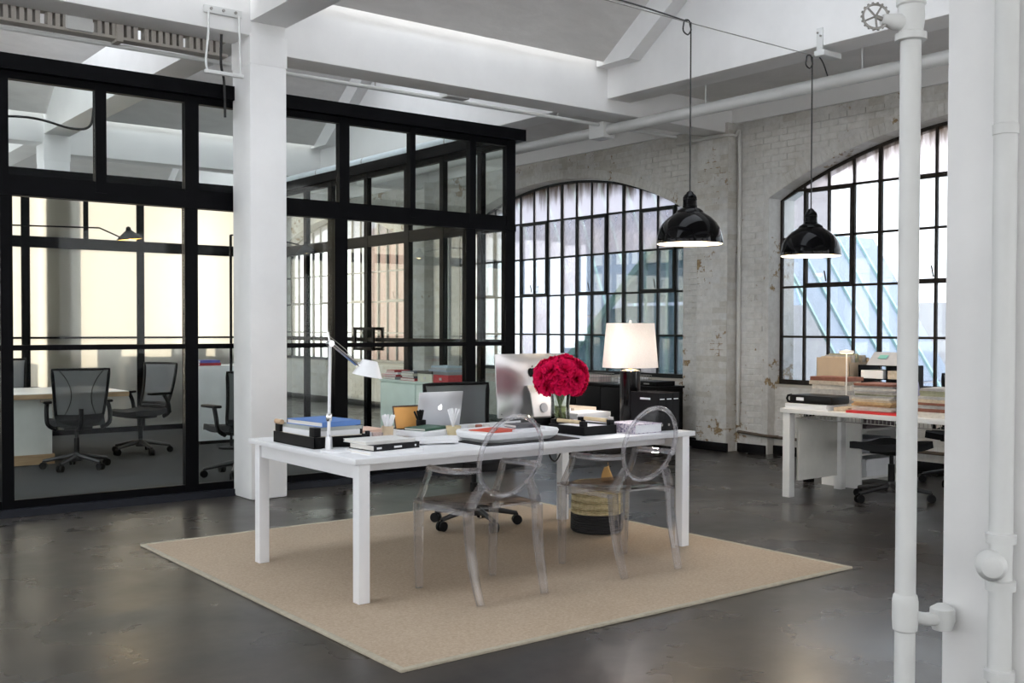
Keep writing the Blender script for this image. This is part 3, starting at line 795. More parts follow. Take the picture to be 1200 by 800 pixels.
# ------------------------------------------------------------------ mesh task chairs
def task_chair():
    r = empty('task_chair', (0, 0, 0))
    # five-star base and casters
    m = MB(); m.lathe([(.05, .075), (.055, .10), (.03, .15), (.026, .16)], 16)
    for k in range(5):
        a = 2 * PI * k / 5 + .3; d = Vector((math.cos(a), math.sin(a), 0))
        m.tube([d * .03 + Vector((0, 0, .125)), d * .16 + Vector((0, 0, .105)), d * .305 + Vector((0, 0, .078))], [.026, .021, .015], 8)
    m.build('base', pm('dark_alloy', (.06, .06, .062), .35, .6), r)
    for k in range(5):
        a = 2 * PI * k / 5 + .3; x, y = .305 * math.cos(a), .305 * math.sin(a)
        m = MB(); t = Vector((-math.sin(a), math.cos(a), 0)); p = Vector((x, y, .034))
        for s in (-1, 1): m.tube([p + t * s * .007, p + t * s * .025], .034, 16)
        m.tube([(x, y, .03), (x, y, .08)], .009, 8)
        m.build('caster', BLACKPL, r)
    MB().lathe([(.026, .14), (.026, .30), (.017, .302), (.017, .40)], 14).build('column', BLACKPL, r)
    B(-.13, .13, -.12, .12, .385, .425, bev=.012).build('mechanism', BLACKPL, r)
    def sf(u, v):
        x = lin(-.245, .245, u); y = lin(-.235, .245, v)
        z = .455 - .018 * math.sin(PI * u) + .01 * math.cos(2 * PI * v) - .05 * max(0, v - .8) ** 1.2 * 2
        k = 1 - .12 * abs(2 * v - 1) ** 3
        return (x * k, y, z)
    MB().sheet(sf, 10, 10, .055).build('seat', pm('black_seat_cloth', (.006, .0065, .008), .85, bump=.2, bscale=200), r)
    # back: trapezium wider at the top, curved round the sitter (chair faces +y)
    def bk(u, v):
        hw = lin(.205, .255, v ** .8); x = lin(-hw, hw, u)
        y = -.235 - .10 * v - .02 * math.sin(PI * v) + .055 * (2 * u - 1) ** 2
        return Vector((x, y, lin(.50, .975, v)))
    MB().sheet(bk, 12, 10, .004).build('backrest_mesh', MATS['mesh'], r)
    rim = [bk(0, j / 10) for j in range(11)] + [bk(i / 12, 1) for i in range(1, 13)] + [bk(1, 1 - j / 10) for j in range(1, 11)] + [bk(1 - i / 12, 0) for i in range(1, 12)]
    MB().tube(rim, [.016 if p.z < .95 else .012 for p in rim], 8, closed=True).build('backrest_frame', BLACKPL, r)
    for s in (-1, 1):
        pts = []
        for j in range(13):
            v = j / 12; off = .40 - .21 * math.sin(PI * min(1, v * 1.02)) ** .8 if v < 1 else .40
            pts.append(bk(.5 + s * (off if v > .02 else .36), v) + Vector((0, -.004, 0)))
        MB().tube(pts, .0042, 6).build('seam', BLACKPL, r)
    def low(u, v): return Vector((lin(-.215, .215, u), -.232 - .035 * math.sin(PI * v) + .05 * (2 * u - 1) ** 2, lin(.44, .545, v)))
    MB().sheet(low, 8, 4, .02).build('lumbar_panel', BLACKPL, r)
    MB().tube(curve([(0, -.10, .40), (0, -.22, .41), (0, -.285, .50), (0, -.29, .60)], 4), .022, 8).build('back_bracket', BLACKPL, r)
    for s in (-1, 1):
        a = MB().tube(curve([(s * .20, -.14, .40), (s * .275, -.15, .45), (s * .285, -.13, .56), (s * .275, -.08, .645)], 4), .021, 8).build('arm_post', BLACKPL, r)
        MB().box(s * .275 - .04, s * .275 + .04, -.15, .11, .645, .672, bev=.012).build('armrest', BLACKPL, r)
    return r
tc = task_chair(); tc.location = (2.96, 10.72, .018); tc.rotation_euler = (0, 0, -.12)
GRP = 'grey mesh task chairs'
tag(tc, 'grey mesh task chair with its back to the glass, nearest the meeting table front', 'chair', GRP)
for loc, rz, z, lab, sc_ in (((3.88, 11.62), 1.95, .018, 'grey mesh task chair turned sideways at the right end of the meeting table', 1),
                    ((2.82, 12.75), PI + .1, .018, 'grey mesh task chair on the far side of the meeting table', 1.03),
                    ((4.00, 9.30), .10, .018, 'grey mesh task chair half hidden by the white column', 1),
                    ((4.31, 5.98), PI - .15, .0138, 'grey mesh task chair behind the white desk', 1),
                    ):
    c = copy_tree(tc); c.location = (*loc, z); c.rotation_euler = (0, 0, rz); c.scale = (sc_,) * 3
    tag(c, lab, 'chair', GRP)

# ------------------------------------------------------------------ pendant lamps
def pendant():
    r = empty('pendant_lamp', (0, 0, 0))
    out = [(.245, .0), (.247, .012), (.243, .05), (.228, .105), (.20, .155), (.16, .195), (.118, .222), (.10, .234)]
    inn = [(x - .006, z) for x, z in out]
    m = MB(); m.lathe(out, 48, cap=False); m.build('shade', BLACKGLOSS, r)
    m = MB(); m.lathe([(.245, 0)] + inn + [(0, .232)], 48, cap=False); m.build('liner', INNERWHITE, r)
    MB().lathe([(.105, .225), (.098, .245), (.075, .262), (.055, .27), (.052, .30), (.052, .345), (.045, .36), (.028, .375), (.024, .385), (.010, .395)], 28).build('socket_cap', BLACKGLOSS, r)
    for z in (.285, .33): MB().lathe([(.052, z - .004), (.0545, z), (.052, z + .004)], 28, cap=False).build('ring', BLACKPL, r)
    MB().lathe([(0, .075), (.022, .08), (.033, .10), (.033, .12), (.02, .15), (.014, .19)], 16).build('bulb', glow('warm_bulb', (1, .80, .52), 9), r)
    MB().tube([(0, 0, .39), (0, 0, 1.645)], .0055, 8).build('cable', CABLE, r)
    ring = [(.042 * math.cos(t * PI / 12) - .042, .004 * math.sin(t), 1.60 + .055 * math.sin(t * PI / 12)) for t in range(24)]
    MB().tube(ring, .006, 6, closed=True).build('cable_loop', CABLE, r)
    return r
p1 = pendant(); p1.location = (5.90, 5.44, 2.022)
tag(p1, 'glossy black dome pendant lamp hanging left, before the brick pilaster', 'lamp', 'black dome pendants on the wire')
p2 = copy_tree(p1); p2.location = (7.365, 5.44, 1.996)
tag(p2, 'glossy black dome pendant lamp hanging in front of the right arched window', 'lamp', 'black dome pendants on the wire')
for p in (p1, p2):
    l = bpy.data.lights.new('bulb_light', 'POINT'); l.energy = 10; l.color = (1, .78, .52); l.shadow_soft_size = .035
    o = bpy.data.objects.new('bulb_light', l); COL.objects.link(o); o.location = p.location + Vector((0, 0, .05))
r = empty('pendant_wire', (0, 5.44, 3.66), label='taut steel wire with black cable that carries the two pendant lamps', cat='wire')
MB().tube([(7.42, 0, -.005), (5.9, 0, .0), (2.2, 0, .03)], .004, 6).build('wire', STEEL, r)
MB().tube(curve([(5.86, 0, .005), (5.3, 0, .03), (4.6, 0, .035), (3.8, 0, .03), (2.2, 0, .04)], 4), .006, 6).build('cable', CABLE, r)
r = empty('wire_bracket', (7.419, 5.40, 3.66), label='white bolted bracket on the beam where the lamp wire ends', cat='bracket')
B(-.016, 0, -.03, .03, .03, .22, bev=.003).build('plate', PIPEW, r)
B(-.02, .22, -.05, .05, -.01, .035, bev=.004).build('shelf', PIPEW, r)
for y in (-.015, .015): MB().tube([(-.014, y, .165 + y), (-.026, y, .165 + y)], .009, 8).build('bolt', STEEL, r)
MB().tube(curve([(.03, .03, -.01), (.08, .03, -.05), (.10, 0, -.16)], 5), .006, 6).build('cable', CABLE, r)

# ------------------------------------------------------------------ things on the white desk
def book(name, x, y, z, w, d, h, col, label, rot=0, cat='book', group=None, cover='cover', pages=None):
    r = empty(name, (x, y, z), rot, label=label, cat=cat, group=group)
    c = min(.004, h * .18)
    m = MB(); m.box(-w / 2, w / 2, -d / 2, d / 2, 0, c); m.box(-w / 2, w / 2, -d / 2, d / 2, h - c, h); m.box(-w / 2, w / 2, -d / 2, -d / 2 + c, c, h - c)
    m.build(cover, col, r)
    B(-w / 2 + .004, w / 2 - .004, -d / 2 + c, d / 2 - .004, c, h - c).build('pages', pages or MATS['pages'], r, False)
    return r
def sheets(name, x, y, z, w, d, h, col, label, rot=0, cat='paper', group=None, n=1):
    """a loose ream: a few slightly turned layers"""
    r = empty(name, (x, y, z), rot, label=label, cat=cat, group=group)
    q = random.Random(int(x * 1000 + y * 77 + z * 991))
    for i in range(n):
        a, b = h * i / n, h * (i + 1) / n - .0003
        B(-w / 2, w / 2, -d / 2, d / 2, a, b, rot=q.uniform(-.05, .05) if n > 1 else 0).build('sheet', col, r, False)
    return r
# laptop: lid back towards us, lit fruit emblem
FRUIT = [(0, .30), (.10, .34), (.22, .36), (.34, .30), (.38, .24), (.29, .15), (.27, .02), (.33, -.09), (.40, -.14), (.32, -.33), (.22, -.45), (.12, -.46), (0, -.42),
         (-.12, -.46), (-.22, -.45), (-.34, -.30), (-.41, -.08), (-.40, .12), (-.32, .28), (-.20, .36), (-.09, .34)]
LEAF = [(.0, .40), (.02, .50), (.09, .58), (.17, .61), (.16, .52), (.10, .44)]
def emblem(m, s, o, ux, uz, th):
    o, ux, uz = Vector(o), Vector(ux), Vector(uz); nn = ux.cross(uz).normalized()
    for poly in (FRUIT, LEAF): m.prism([o + ux * x * s + uz * z * s for x, z in poly], nn * th)
    return m
r = empty('laptop', (3.84, 5.72, DZ), -.04, label='silver laptop with its lid up, back towards us', cat='laptop')
B(-.165, .165, .0, .235, 0, .014, bev=.004).build('base', ALU, r)
tl = .20
lid = MB().box(-.165, .165, -.004, .004, 0, .228, bev=.003).build('lid', ALU, r, loc=(0, .012, .014)); lid.rotation_euler = (tl, 0, 0)
emblem(MB(), .036, (.0, -.0045, .125), (1, 0, 0), (0, 0, 1), .0012).build('emblem', glow('lit_emblem', (1, .98, .98), 1.6), lid, False)
B(-.158, .158, .0042, .005, .012, .220).build('screen', BLACKPL, lid, False)
# desktop computer, back towards us
r = empty('desktop_computer', (4.535, 5.60, DZ), .06, label='slim silver all-in-one computer seen from behind, next to the red flowers', cat='computer')
def imf(u, v):
    x = lin(-.325, .325, u); z = lin(0, .425, v)
    b = .030 * (1 - (2 * u - 1) ** 2) * (1 - (2 * v - 1) ** 4)
    return Vector((x, -.006 - b, z))
m = MB(); m.sheet(imf, 20, 14, .004); m.box(-.322, .322, -.006, .006, .003, .422, bev=.004)
bd_ = m.build('housing', ALU, r, loc=(0, 0, .052)); bd_.rotation_euler = (-.07, 0, 0)
emblem(MB(), .075, (-.035, -.0395, .300), (1, 0, 0), (0, 0, 1), .0015).build('emblem', BLACKPL, bd_, False)
B(-.30, -.15, -.0105, -.0085, .022, .03).build('port_strip', GREY, bd_, False)
m = MB(); prof = curve([(0, -.042, .265), (0, -.075, .21), (0, -.105, .09), (0, -.115, .012)], 5)
for a, b in zip(prof, prof[1:]): m.prism([(-.095, a.y, a.z), (.095, a.y, a.z), (.095, b.y, b.z), (-.095, b.y, b.z)], (0, .009, 0))
m.box(-.095, .095, -.12, .08, 0, .010, bev=.003)
st = m.build('stand', pm('stand_aluminium', (.50, .49, .48), .5, .6), r)
MB().lathe([(.031, 0), (.031, .012)], 24).build('cable_hole', pm('hole_grey', (.3, .3, .31), .5), st, loc=(0, -.098, .115)).rotation_euler = (PI / 2 - .17, 0, 0)
B(-.16, .10, -.235, -.15, 0, .072, bev=.004).build('speaker_dock', BLACKPL, None, loc=(4.40, 5.52, DZ))
tag(bpy.data.objects['speaker_dock'], 'dark flat box standing under the back of the computer', 'box')

# task lamp
r = empty('desk_lamp', (2.697, 4.955, DZ), label='white and chrome jointed desk lamp at the left end of the desk', cat='lamp')
MB().lathe([(.0, 0), (.098, 0), (.10, .004), (.098, .010), (.03, .014), (.0, .014)], 36).build('base', pm('lamp_white', (.78, .79, .81), .3), r)
MB().lathe([(.020, .012), (.020, .02), (.0175, .075), (.012, .08), (.009, .09)], 18).build('socket', ALU, r, loc=(-.052, .02, 0))
P0 = Vector((-.052, .02, .08)); P1 = Vector((-.014, .075, .572)); P2 = Vector((.135, .052, .452))
MB().tube([P0, P1], .0085, 10).build('pole', pm('lamp_white', (.78, .79, .81), .3), r)
MB().lathe([(.012, -.02), (.016, -.014), (.016, .014), (.012, .02)], 14).build('joint', CHROME, r, loc=lin(P0, P1, .20))
m = MB(); m.tube([P1 + Vector((0, -.018, -.005)), P1 + Vector((0, .018, -.005))], .017, 14); m.tube([P1, P1 + Vector((-.006, .012, .055))], .006, 8)
m.build('elbow', CHROME, r)
off = Vector((0, .008, .0))
m = MB(); m.tube([P1 + off, P2 + off], .0075, 8); m.tube([P1 - off, P2 - off], .0075, 8); m.build('arm', CHROME, r)
m = MB().tube([P1 + Vector((.0, 0, .03)), lin(P1, P2, .5) + Vector((.012, 0, .022)), P2], .002, 6); m.build('tension_wire', STEEL, r)
MB().tube([P2, P2 + Vector((.045, -.01, -.012))], [.014, .020], 14).build('head_joint', CHROME, r)
sh = MB().lathe([(.040, .085), (.042, .083), (.082, .0), (.080, .0), (.038, .081)], 32, cap=False).build('lamp_shade', pm('lamp_white_shade', (.86, .87, .89), .3), r, loc=P2 + Vector((.055, -.012, -.062)))
sh.rotation_euler = (.10, .16, 0)

# black letter tray full of files
r = empty('letter_tray', (2.79, 5.35, DZ), label='black letter tray on the left end of the desk, full of folders', cat='tray')
m = MB(); m.box(-.165, .165, -.25, .25, 0, .006); m.box(-.165, -.159, -.25, .25, 0, .062); m.box(.159, .165, -.25, .25, 0, .062); m.box(-.165, .165, -.25, -.244, 0, .062); m.box(-.165, .165, .244, .25, 0, .062)
m.build('tray', BLACKPL, r, False)
for sx, sy in ((-1, 1), (1, -.8), (-1, -1)):
    B(-.02, .02, -.03, .03, 0, .05, bev=.003).build('corner_post', BLACKPL, r, loc=(sx * .140, sy * .21, .062))
MB().tube([(-.155, .235, .118), (-.155, .16, .118)], .014, 10).build('handle', pm('tan_leather', (.55, .38, .24), .6), r)
z = DZ + .0065
for h, c, lab, dx, w_, d_, rt in ((.034, pm('kraft_board', (.62, .46, .32), .8), 'kraft folder at the bottom of the black letter tray', .005, .29, .44, 0), (.022, colour('cream_board', (.72, .66, .55)), 'cream folder bundle with a black clip in the letter tray', 0, .285, .43, .01),
                  (.028, PAPER, 'thick white folder in the letter tray', -.004, .28, .42, -.01), (.020, pm('sage_board', (.36, .38, .36), .7), 'sage grey folder lying high in the letter tray', .01, .285, .41, .05)):
    sheets('folder', 2.79 + dx, 5.35, z, w_, d_, h - .0005, c, lab, rt, 'folder', 'folders in the black letter tray'); z += h
book('notebook', 2.80, 5.33, z, .25, .36, .028, pm('blue_cloth', (.08, .20, .52), .5), 'bright blue hardback notebook on top of the letter tray', .10)
sheets('folder', 3.13, 5.52, DZ, .28, .22, .05, pm('peach_board', (.72, .50, .40), .8), 'peach folder pile behind the letter tray', .1, 'folder', None, 3)
# books at the near corner
z = DZ
book('art_book', 2.875, 4.80, z, .33, .25, .018, PAPER, 'wide thin white book at the bottom of the near corner pile', .06); z += .0185
book('art_book', 2.885, 4.81, z, .295, .22, .032, pm('black_spine', (.007, .007, .009), .5, Specular_IOR_Level=.2), 'black spined book in the near corner pile', .10)
m = MB(); 
for a, b in ((-.13, -.10), (-.02, .03), (.115, .125)): m.box(a, b, -.1112, -.1100, .010, .020)
m.build('spine_lettering', PAPER, bpy.data.objects['art_book.001'], False); z += .0325
book('art_book', 2.865, 4.83, z, .30, .23, .016, colour('ivory_cover', (.68, .68, .66)), 'ivory magazine on top of the near corner pile', .02)
# pen cups
ORD = ['first', 'second', 'third', 'fourth', 'fifth', 'sixth', 'seventh', 'eighth', 'ninth', 'tenth', 'eleventh', 'twelfth', 'thirteenth']
def pencup(name, x, y, r0, r1, h, col, label, tools, tlab, tcol, n, ln, rad, seed, cat='cup'):
    r = empty(name, (x, y, DZ), label=label, cat=cat)
    MB().lathe([(r0, 0), (r1, h), (r1 - .004, h), (r0 - .004, .006), (0, .006)], 28).build('body', col, r)
    q = random.Random(seed); pr = None; rank = []
    for i in range(n):
        a = q.uniform(0, 2 * PI); lean = q.uniform(.15, .42)
        if pr is None:
            pr = empty(tools, (0, 0, 0)); MB().lathe([(rad, 0), (rad, ln - .012), (rad * .55, ln - .006), (rad * .3, ln)], 10).build('barrel', tcol, pr)
            MB().lathe([(rad * 1.12, ln * .55), (rad * 1.12, ln * .95), (rad * .8, ln * .98)], 10).build('pen_cap', tcol, pr); o = pr
        else: o = copy_tree(pr)
        rr = (r0 - .004) * q.uniform(.05, .6)
        o.location = (x - math.cos(a) * rr, y - math.sin(a) * rr, DZ + .0085)
        o.rotation_euler = Vector((math.cos(a) * math.tan(lean), math.sin(a) * math.tan(lean), 1)).to_track_quat('Z', 'Y').to_euler()
        tag(o, tlab, 'pen', 'pens in the ' + name.replace('_', ' '))
        rank.append((.79 * math.cos(a) * math.tan(lean) - .61 * math.sin(a) * math.tan(lean), i, o))
    for i, (_, _, o) in enumerate(sorted(rank)): o['label'] = tlab + ', %s from the left' % ORD[i]
TAN = pm('beech_cup', (.60, .47, .32), .6)
pencup('marker_cup', 3.20, 5.30, .030, .036, .080, TAN, 'beech coloured pot of white markers on the left of the desk', 'marker', 'white marker standing in the left beech pot', PAPER, 7, .145, .007, 3)
pencup('pencil_bowl', 3.62, 5.235, .040, .046, .062, pm('bamboo_bowl', (.62, .52, .32), .6), 'round bamboo pot of white pencils before the laptop', 'pencil', 'white pencil standing in the round bamboo pot', PAPER, 9, .165, .0045, 5)
pencup('pen_pot', 3.625, 5.60, .030, .032, .072, BLACKPL, 'black pot of black pens below the laptop', 'pen', 'black pen standing in the black pot', BLACKPL, 8, .130, .006, 8)
r = empty('glass_tumbler', (3.055, 5.17, DZ), label='small clear glass tumbler beside the beech pot', cat='glass')
MB().lathe([(.030, 0), (.034, .06), (.031, .06), (.028, .006), (0, .006)], 24).build('body', MATS['poly'], r)
tag(MB().box(-.011, .011, -.011, .011, 0, .075, bev=.003).build('stapler', BLACKPL, None, loc=(2.985, 5.16, DZ)), 'small black upright stapler left of the glass tumbler', 'stapler')
tag(MB().box(-.02, .02, -.012, .012, 0, .06, bev=.003).build('tape_box', PAPER, None, loc=(3.02, 5.22, DZ)), 'small white box behind the glass tumbler', 'box')
# orange folder leaning on a black stand
r = empty('document_stand', (3.665, 5.76, DZ), -.1, label='orange folder with dark edging propped up before the mint cabinet', cat='folder')
o = MB().box(-.105, .105, -.003, .003, 0, .145, bev=.002).build('board', pm('orange_board', (.72, .36, .10), .6), r, loc=(0, .03, .004)); o.rotation_euler = (-.30, 0, 0)
m = MB(); m.box(-.108, .108, -.005, .005, .141, .150); m.box(.102, .108, -.005, .005, 0, .15); m.box(-.108, -.103, -.005, .005, 0, .15)
m.build('edging', pm('brown_edge', (.10, .055, .04), .6), o, False)
B(-.09, .09, -.005, .12, 0, .004).build('foot', BLACKPL, r, False)
# loose white papers and the green book
z = DZ
for i, (x, y, w_, d_, h, rt, lab) in enumerate(((3.42, 5.10, .42, .30, .010, .12, 'broad white sheets lying flat before the pencil bowl'), (3.30, 4.99, .26, .20, .018, -.35, 'white envelope pile at the left of the loose papers'))):
    sheets('paper_pile', x, y, z, w_, d_, h, PAPER, lab, rt, 'paper', None, 3); z += h if i == 0 else 0
sheets('paper_pile', 3.49, 5.33, DZ + .0105, .30, .22, .028, PAPER, 'thick white paper pile under the green book', .25, 'paper', None, 4)
book('green_book', 3.51, 5.36, DZ + .039, .24, .16, .016, pm('green_cloth', (.025, .085, .055), .6), 'dark green book lying on the white papers', .35)
# white moulded tray on a black mat
tag(B(-.34, .34, -.165, .165, 0, .006, bev=.002).build('desk_mat', pm('charcoal_mat', (.014, .0145, .017), .6, Specular_IOR_Level=.2), None, loc=(3.79, 4.83, DZ)), 'charcoal desk mat under the white moulded tray', 'mat')
r = empty('moulded_tray', (3.755, 4.875, DZ + .0062), .04, label='white moulded tray with rounded ends before the computer', cat='tray')
def rr(w_, d_, rad, k=6):
    out = []
    for cx, cy, a0 in ((w_ / 2 - rad, d_ / 2 - rad, 0), (-w_ / 2 + rad, d_ / 2 - rad, PI / 2), (-w_ / 2 + rad, -d_ / 2 + rad, PI), (w_ / 2 - rad, -d_ / 2 + rad, 1.5 * PI)):
        for i in range(k + 1): out.append((cx + rad * math.cos(a0 + PI / 2 * i / k), cy + rad * math.sin(a0 + PI / 2 * i / k)))
    return out
m = MB(); rings = []
for w_, d_, rad, zz in ((.50, .28, .06, 0), (.56, .335, .075, .022), (.575, .35, .08, .05), (.565, .34, .078, .060), (.535, .31, .07, .058), (.51, .285, .06, .030), (.30, .12, .03, .029)):
    rings.append([m.b.verts.new((x, y, zz)) for x, y in rr(w_, d_, rad)])
for A_, B_ in zip(rings, rings[1:]):
    k = len(A_)
    for i in range(k): m.b.faces.new((A_[i], A_[(i + 1) % k], B_[(i + 1) % k], B_[i]))
m.b.faces.new(rings[0][::-1]); m.b.faces.new(rings[-1]); m.build('body', pm('white_moulding', (.80, .81, .82), .5), r)
tz = DZ + .0062 + .0305
sheets('paper_pile', 3.86, 4.89, tz, .22, .20, .026, PAPER, 'white papers lying in the moulded tray', .2, 'paper', None, 3)
book('notebook', 3.66, 4.90, tz, .22, .17, .028, pm('vermilion_cloth', (.62, .065, .025), .5), 'vermilion notebook lying in the white moulded tray', .25)
book('notebook', 3.90, 4.92, tz + .027, .17, .13, .020, pm('dark_cover', (.04, .038, .045), .6), 'dark notebook on the papers in the moulded tray', -.1)
for i, (x, c) in enumerate(((3.80, colour('tin', (.55, .53, .50))), (3.855, colour('rust_tin', (.35, .12, .08))), (3.91, colour('pale_tin', (.6, .58, .55))))):
    tag(MB().lathe([(.022, 0), (.022, .05), (.019, .053), (0, .053)], 18).build('tin', c, None, loc=(x, 5.30, DZ)), ['small grey tin, leftmost of three behind the moulded tray', 'small rusty red tin, middle of three behind the moulded tray', 'small pale tin, rightmost of three behind the moulded tray'][i], 'tin')

# vase of crimson flowers
VX, VY = 4.45, 5.22
r = empty('flower_vase', (VX, VY, DZ), label='clear glass vase of crimson flowers in front of the computer', cat='vase')
MB().lathe([(.045, 0), (.062, .004), (.064, .03), (.062, .12), (.060, .165), (.068, .235), (.0655, .235), (.0575, .165), (.059, .03), (.056, .012), (0, .012)], 32).build('glass', pane_mat('vase_glass', (.90, .93, .90), .9), r)
MB().lathe([(.0, .0125), (.056, .0128), (.0585, .03), (.0575, .145), (0, .145)], 28).build('water', pane_mat('vase_water', (.52, .56, .36), .3), r)
CR = pm('crimson_petal', (.62, .005, .07), .75, 0, .30, 40, Specular_IOR_Level=.1)
ST = pm('stem_green', (.10, .14, .035), .6)
def bloom(seed):
    q = random.Random(seed); m = MB()
    for ring, (n, tilt, rad, ln) in enumerate(((4, .12, .004, .030), (6, .42, .008, .038), (8, .80, .011, .046), (9, 1.18, .013, .050), (9, 1.6, .012, .048))):
        for k in range(n):
            a = 2 * PI * (k + q.uniform(-.25, .25)) / n + ring; tl_ = tilt + q.uniform(-.28, .28)
            d = Vector((math.cos(a) * math.sin(tl_), math.sin(a) * math.sin(tl_), math.cos(tl_))); s_ = Vector((-math.sin(a), math.cos(a), 0)); nn = d.cross(s_)
            base = Vector((math.cos(a) * rad, math.sin(a) * rad, 0)); wv = q.uniform(.016, .024)
            P = [[base + d * ln * t + s_ * wv * f * (.35 + .65 * math.sin(PI * min(1, t * .62 + .15))) + nn * (.008 * f * f - .010 * t * t + .005 * math.sin(5 * f + seed + k) * t) for f in (-1, 0, 1)] for t in (0, .5, 1)]
            V = [[m.b.verts.new(p) for p in row] for row in P]
            for i in range(2):
                for j in range(2): m.b.faces.new((V[i][j], V[i][j + 1], V[i + 1][j + 1], V[i + 1][j]))
    me_ = m.build('crimson_flower', CR, None)
    return me_
protos = [bloom(s_) for s_ in range(4)]
q = random.Random(21); dirs = []
k = 0
for lev, (n, el) in enumerate(((1, 1.5), (6, 1.05), (10, .58), (12, .14), (8, -.28))):
    for i in range(n):
        dirs.append((2 * PI * (i + .3 * lev) / n + q.uniform(-.12, .12), el + q.uniform(-.08, .08), lev))
rowname = ['topmost', 'upper', 'middle', 'lower', 'bottom']; rows_ = {}
for i, (a, e, lev) in enumerate(dirs):
    if i < 4: o = protos[i]
    else:
        o = protos[i % 4].copy(); COL.objects.link(o)
    d = Vector((math.cos(a) * math.cos(e), math.sin(a) * math.cos(e), math.sin(e)))
    c = Vector((VX, VY, DZ + .315)); R_ = .142 * q.uniform(.86, 1.12)
    pos = c + Vector((d.x * R_, d.y * R_, d.z * R_ * .86))
    o.location = pos; o.rotation_euler = d.to_track_quat('Z', 'Y').to_euler(); o.scale = (1.12,) * 3
    tag(o, 'crimson flower', 'flower', 'crimson flowers in the glass vase')
    near_ = math.cos(a) * .613 + math.sin(a) * .79 < 0
    rows_.setdefault((lev, near_), []).append((.79 * math.cos(a) - .61 * math.sin(a), i, o))
    tip = Vector((VX, VY, DZ + .02)) + Vector((d.x * -.035, d.y * -.035, 0)); mid = Vector((VX + d.x * .03, VY + d.y * .03, DZ + .22))
    loc = o.rotation_euler.to_matrix().inverted()
    pts = [(loc @ (p - pos)) / 1.12 for p in curve([pos - d * .012, lin(pos, mid, .6), mid, tip], 3)]
    MB().tube(pts, .0032, 5).build('stem', ST, o)
for (lev, near_), L_ in rows_.items():
    for i, (_, _, o) in enumerate(sorted(L_)):
        o['label'] = 'topmost crimson flower of the bunch in the glass vase' if lev == 0 else 'crimson flower, %s row of the bunch, %s from left, %s side' % (rowname[lev], ORD[i], 'near' if near_ else 'far')
q2 = random.Random(4)
for i in range(9):
    a = q2.uniform(0, 2 * PI)
    def lf(u, v, a=a): return Vector((math.cos(a) * (.035 + .07 * v) - math.sin(a) * (u - .5) * .045 * math.sin(PI * min(.98, v + .05)), math.sin(a) * (.035 + .07 * v) + math.cos(a) * (u - .5) * .045 * math.sin(PI * min(.98, v + .05)), .215 + .05 * math.sin(v * 2.2)))
    MB().sheet(lf, 2, 4, .0015).build('leaf', ST, r)

# table lamp
r = empty('table_lamp', (4.965, 5.105, DZ), label='table lamp with white drum shade and black column base', cat='lamp')
MB().lathe([(.0, 0), (.066, 0), (.068, .004), (.068, .365), (.062, .37), (0, .37)], 36).build('base', pm('black_ceramic', (.003, .003, .0032), .12, 0, .05, 4, Specular_IOR_Level=.3), r)
MB().lathe([(.062, .368), (.045, .374), (.018, .38), (.012, .41), (.010, .44), (.008, .57), (.008, .67)], 20).build('neck', pm('brass', (.72, .45, .14), .25, 1), r)
MB().lathe([(.186, .390), (.160, .685), (.158, .685), (.184, .390)], 48, cap=False).build('lamp_shade', MATS['shade'], r)
MB().lathe([(0, .505), (.026, .515), (.034, .54), (.028, .57), (.012, .595), (0, .597)], 16).build('bulb', glow('warm_bulb_soft', (1, .90, .80), 4), r)
for a in range(3): MB().tube([(0, 0, .663), (.158 * math.cos(a * 2.094), .158 * math.sin(a * 2.094), .68)], .002, 6).build('spider', STEEL, r)
MB().lathe([(.007, .665), (.009, .70), (.004, .705), (0, .707)], 12).build('finial', INNERWHITE, r)
l = bpy.data.lights.new('table_lamp_light', 'POINT'); l.energy = 9; l.color = (1, .93, .90); l.shadow_soft_size = .05
o = bpy.data.objects.new('table_lamp_light', l); COL.objects.link(o); o.location = (4.965, 5.105, DZ + .47)

# file boxes, trays and books on the right half
for i, (x, lab) in enumerate(((4.866, 'black magazine file, leftmost of three at the right end of the desk'), (4.929, 'black magazine file, middle of three at the right end of the desk'), (4.992, 'black magazine file, rightmost of three at the right end of the desk'))):
    r = empty('magazine_file', (x, 4.838, DZ), label=lab, cat='file box', group='black magazine files')
    m = MB(); m.box(-.030, .030, -.125, -.121, 0, .240); m.box(-.030, .030, .121, .125, 0, .240); m.box(-.030, -.027, -.121, .121, 0, .240); m.box(.027, .030, -.121, .121, 0, .240); m.box(-.03, .03, -.125, .125, 0, .004); m.box(-.027, .027, -.121, .121, .226, .231)
    m.build('case', pm('black_board', (.006, .006, .007), .55, Specular_IOR_Level=.15), r, False)
    B(-.020, .020, -.1265, -.1245, .198, .204).build('spine_label', PAPER, r, False)
    B(-.008, .008, -.1265, -.1245, .03, .045).build('label_holder', STEEL, r, False)
m = MB(); m.box(-.0315, -.0295, -.05, .04, .195, .207)
o = m.build('side_lettering', PAPER, bpy.data.objects['magazine_file'], False)
book('floral_book', 4.70, 4.79, DZ, .25, .235, .058, MATS['floral'], 'thick book in a pale floral cover beside the black files', -PI / 2, pages=PAPER)
r = empty('desk_tray', (4.385, 4.93, DZ), .03, label='low black desk tray with bamboo cap posts right of the moulded tray', cat='tray')
m = MB(); m.box(-.14, .14, -.16, .16, 0, .006); m.box(-.14, .14, -.16, -.154, 0, .055); m.box(-.14, .14, .154, .16, 0, .055); m.box(-.14, -.134, -.16, .16, 0, .055); m.box(.134, .14, -.16, .16, 0, .055)
m.build('tray', BLACKPL, r, False)
for sx, sy in ((-1, -1), (1, -1), (-1, 1), (1, 1)):
    B(-.018, .018, -.018, .018, .05, .085, bev=.003).build('post', BLACKPL, r, loc=(sx * .115, sy * .13, 0))
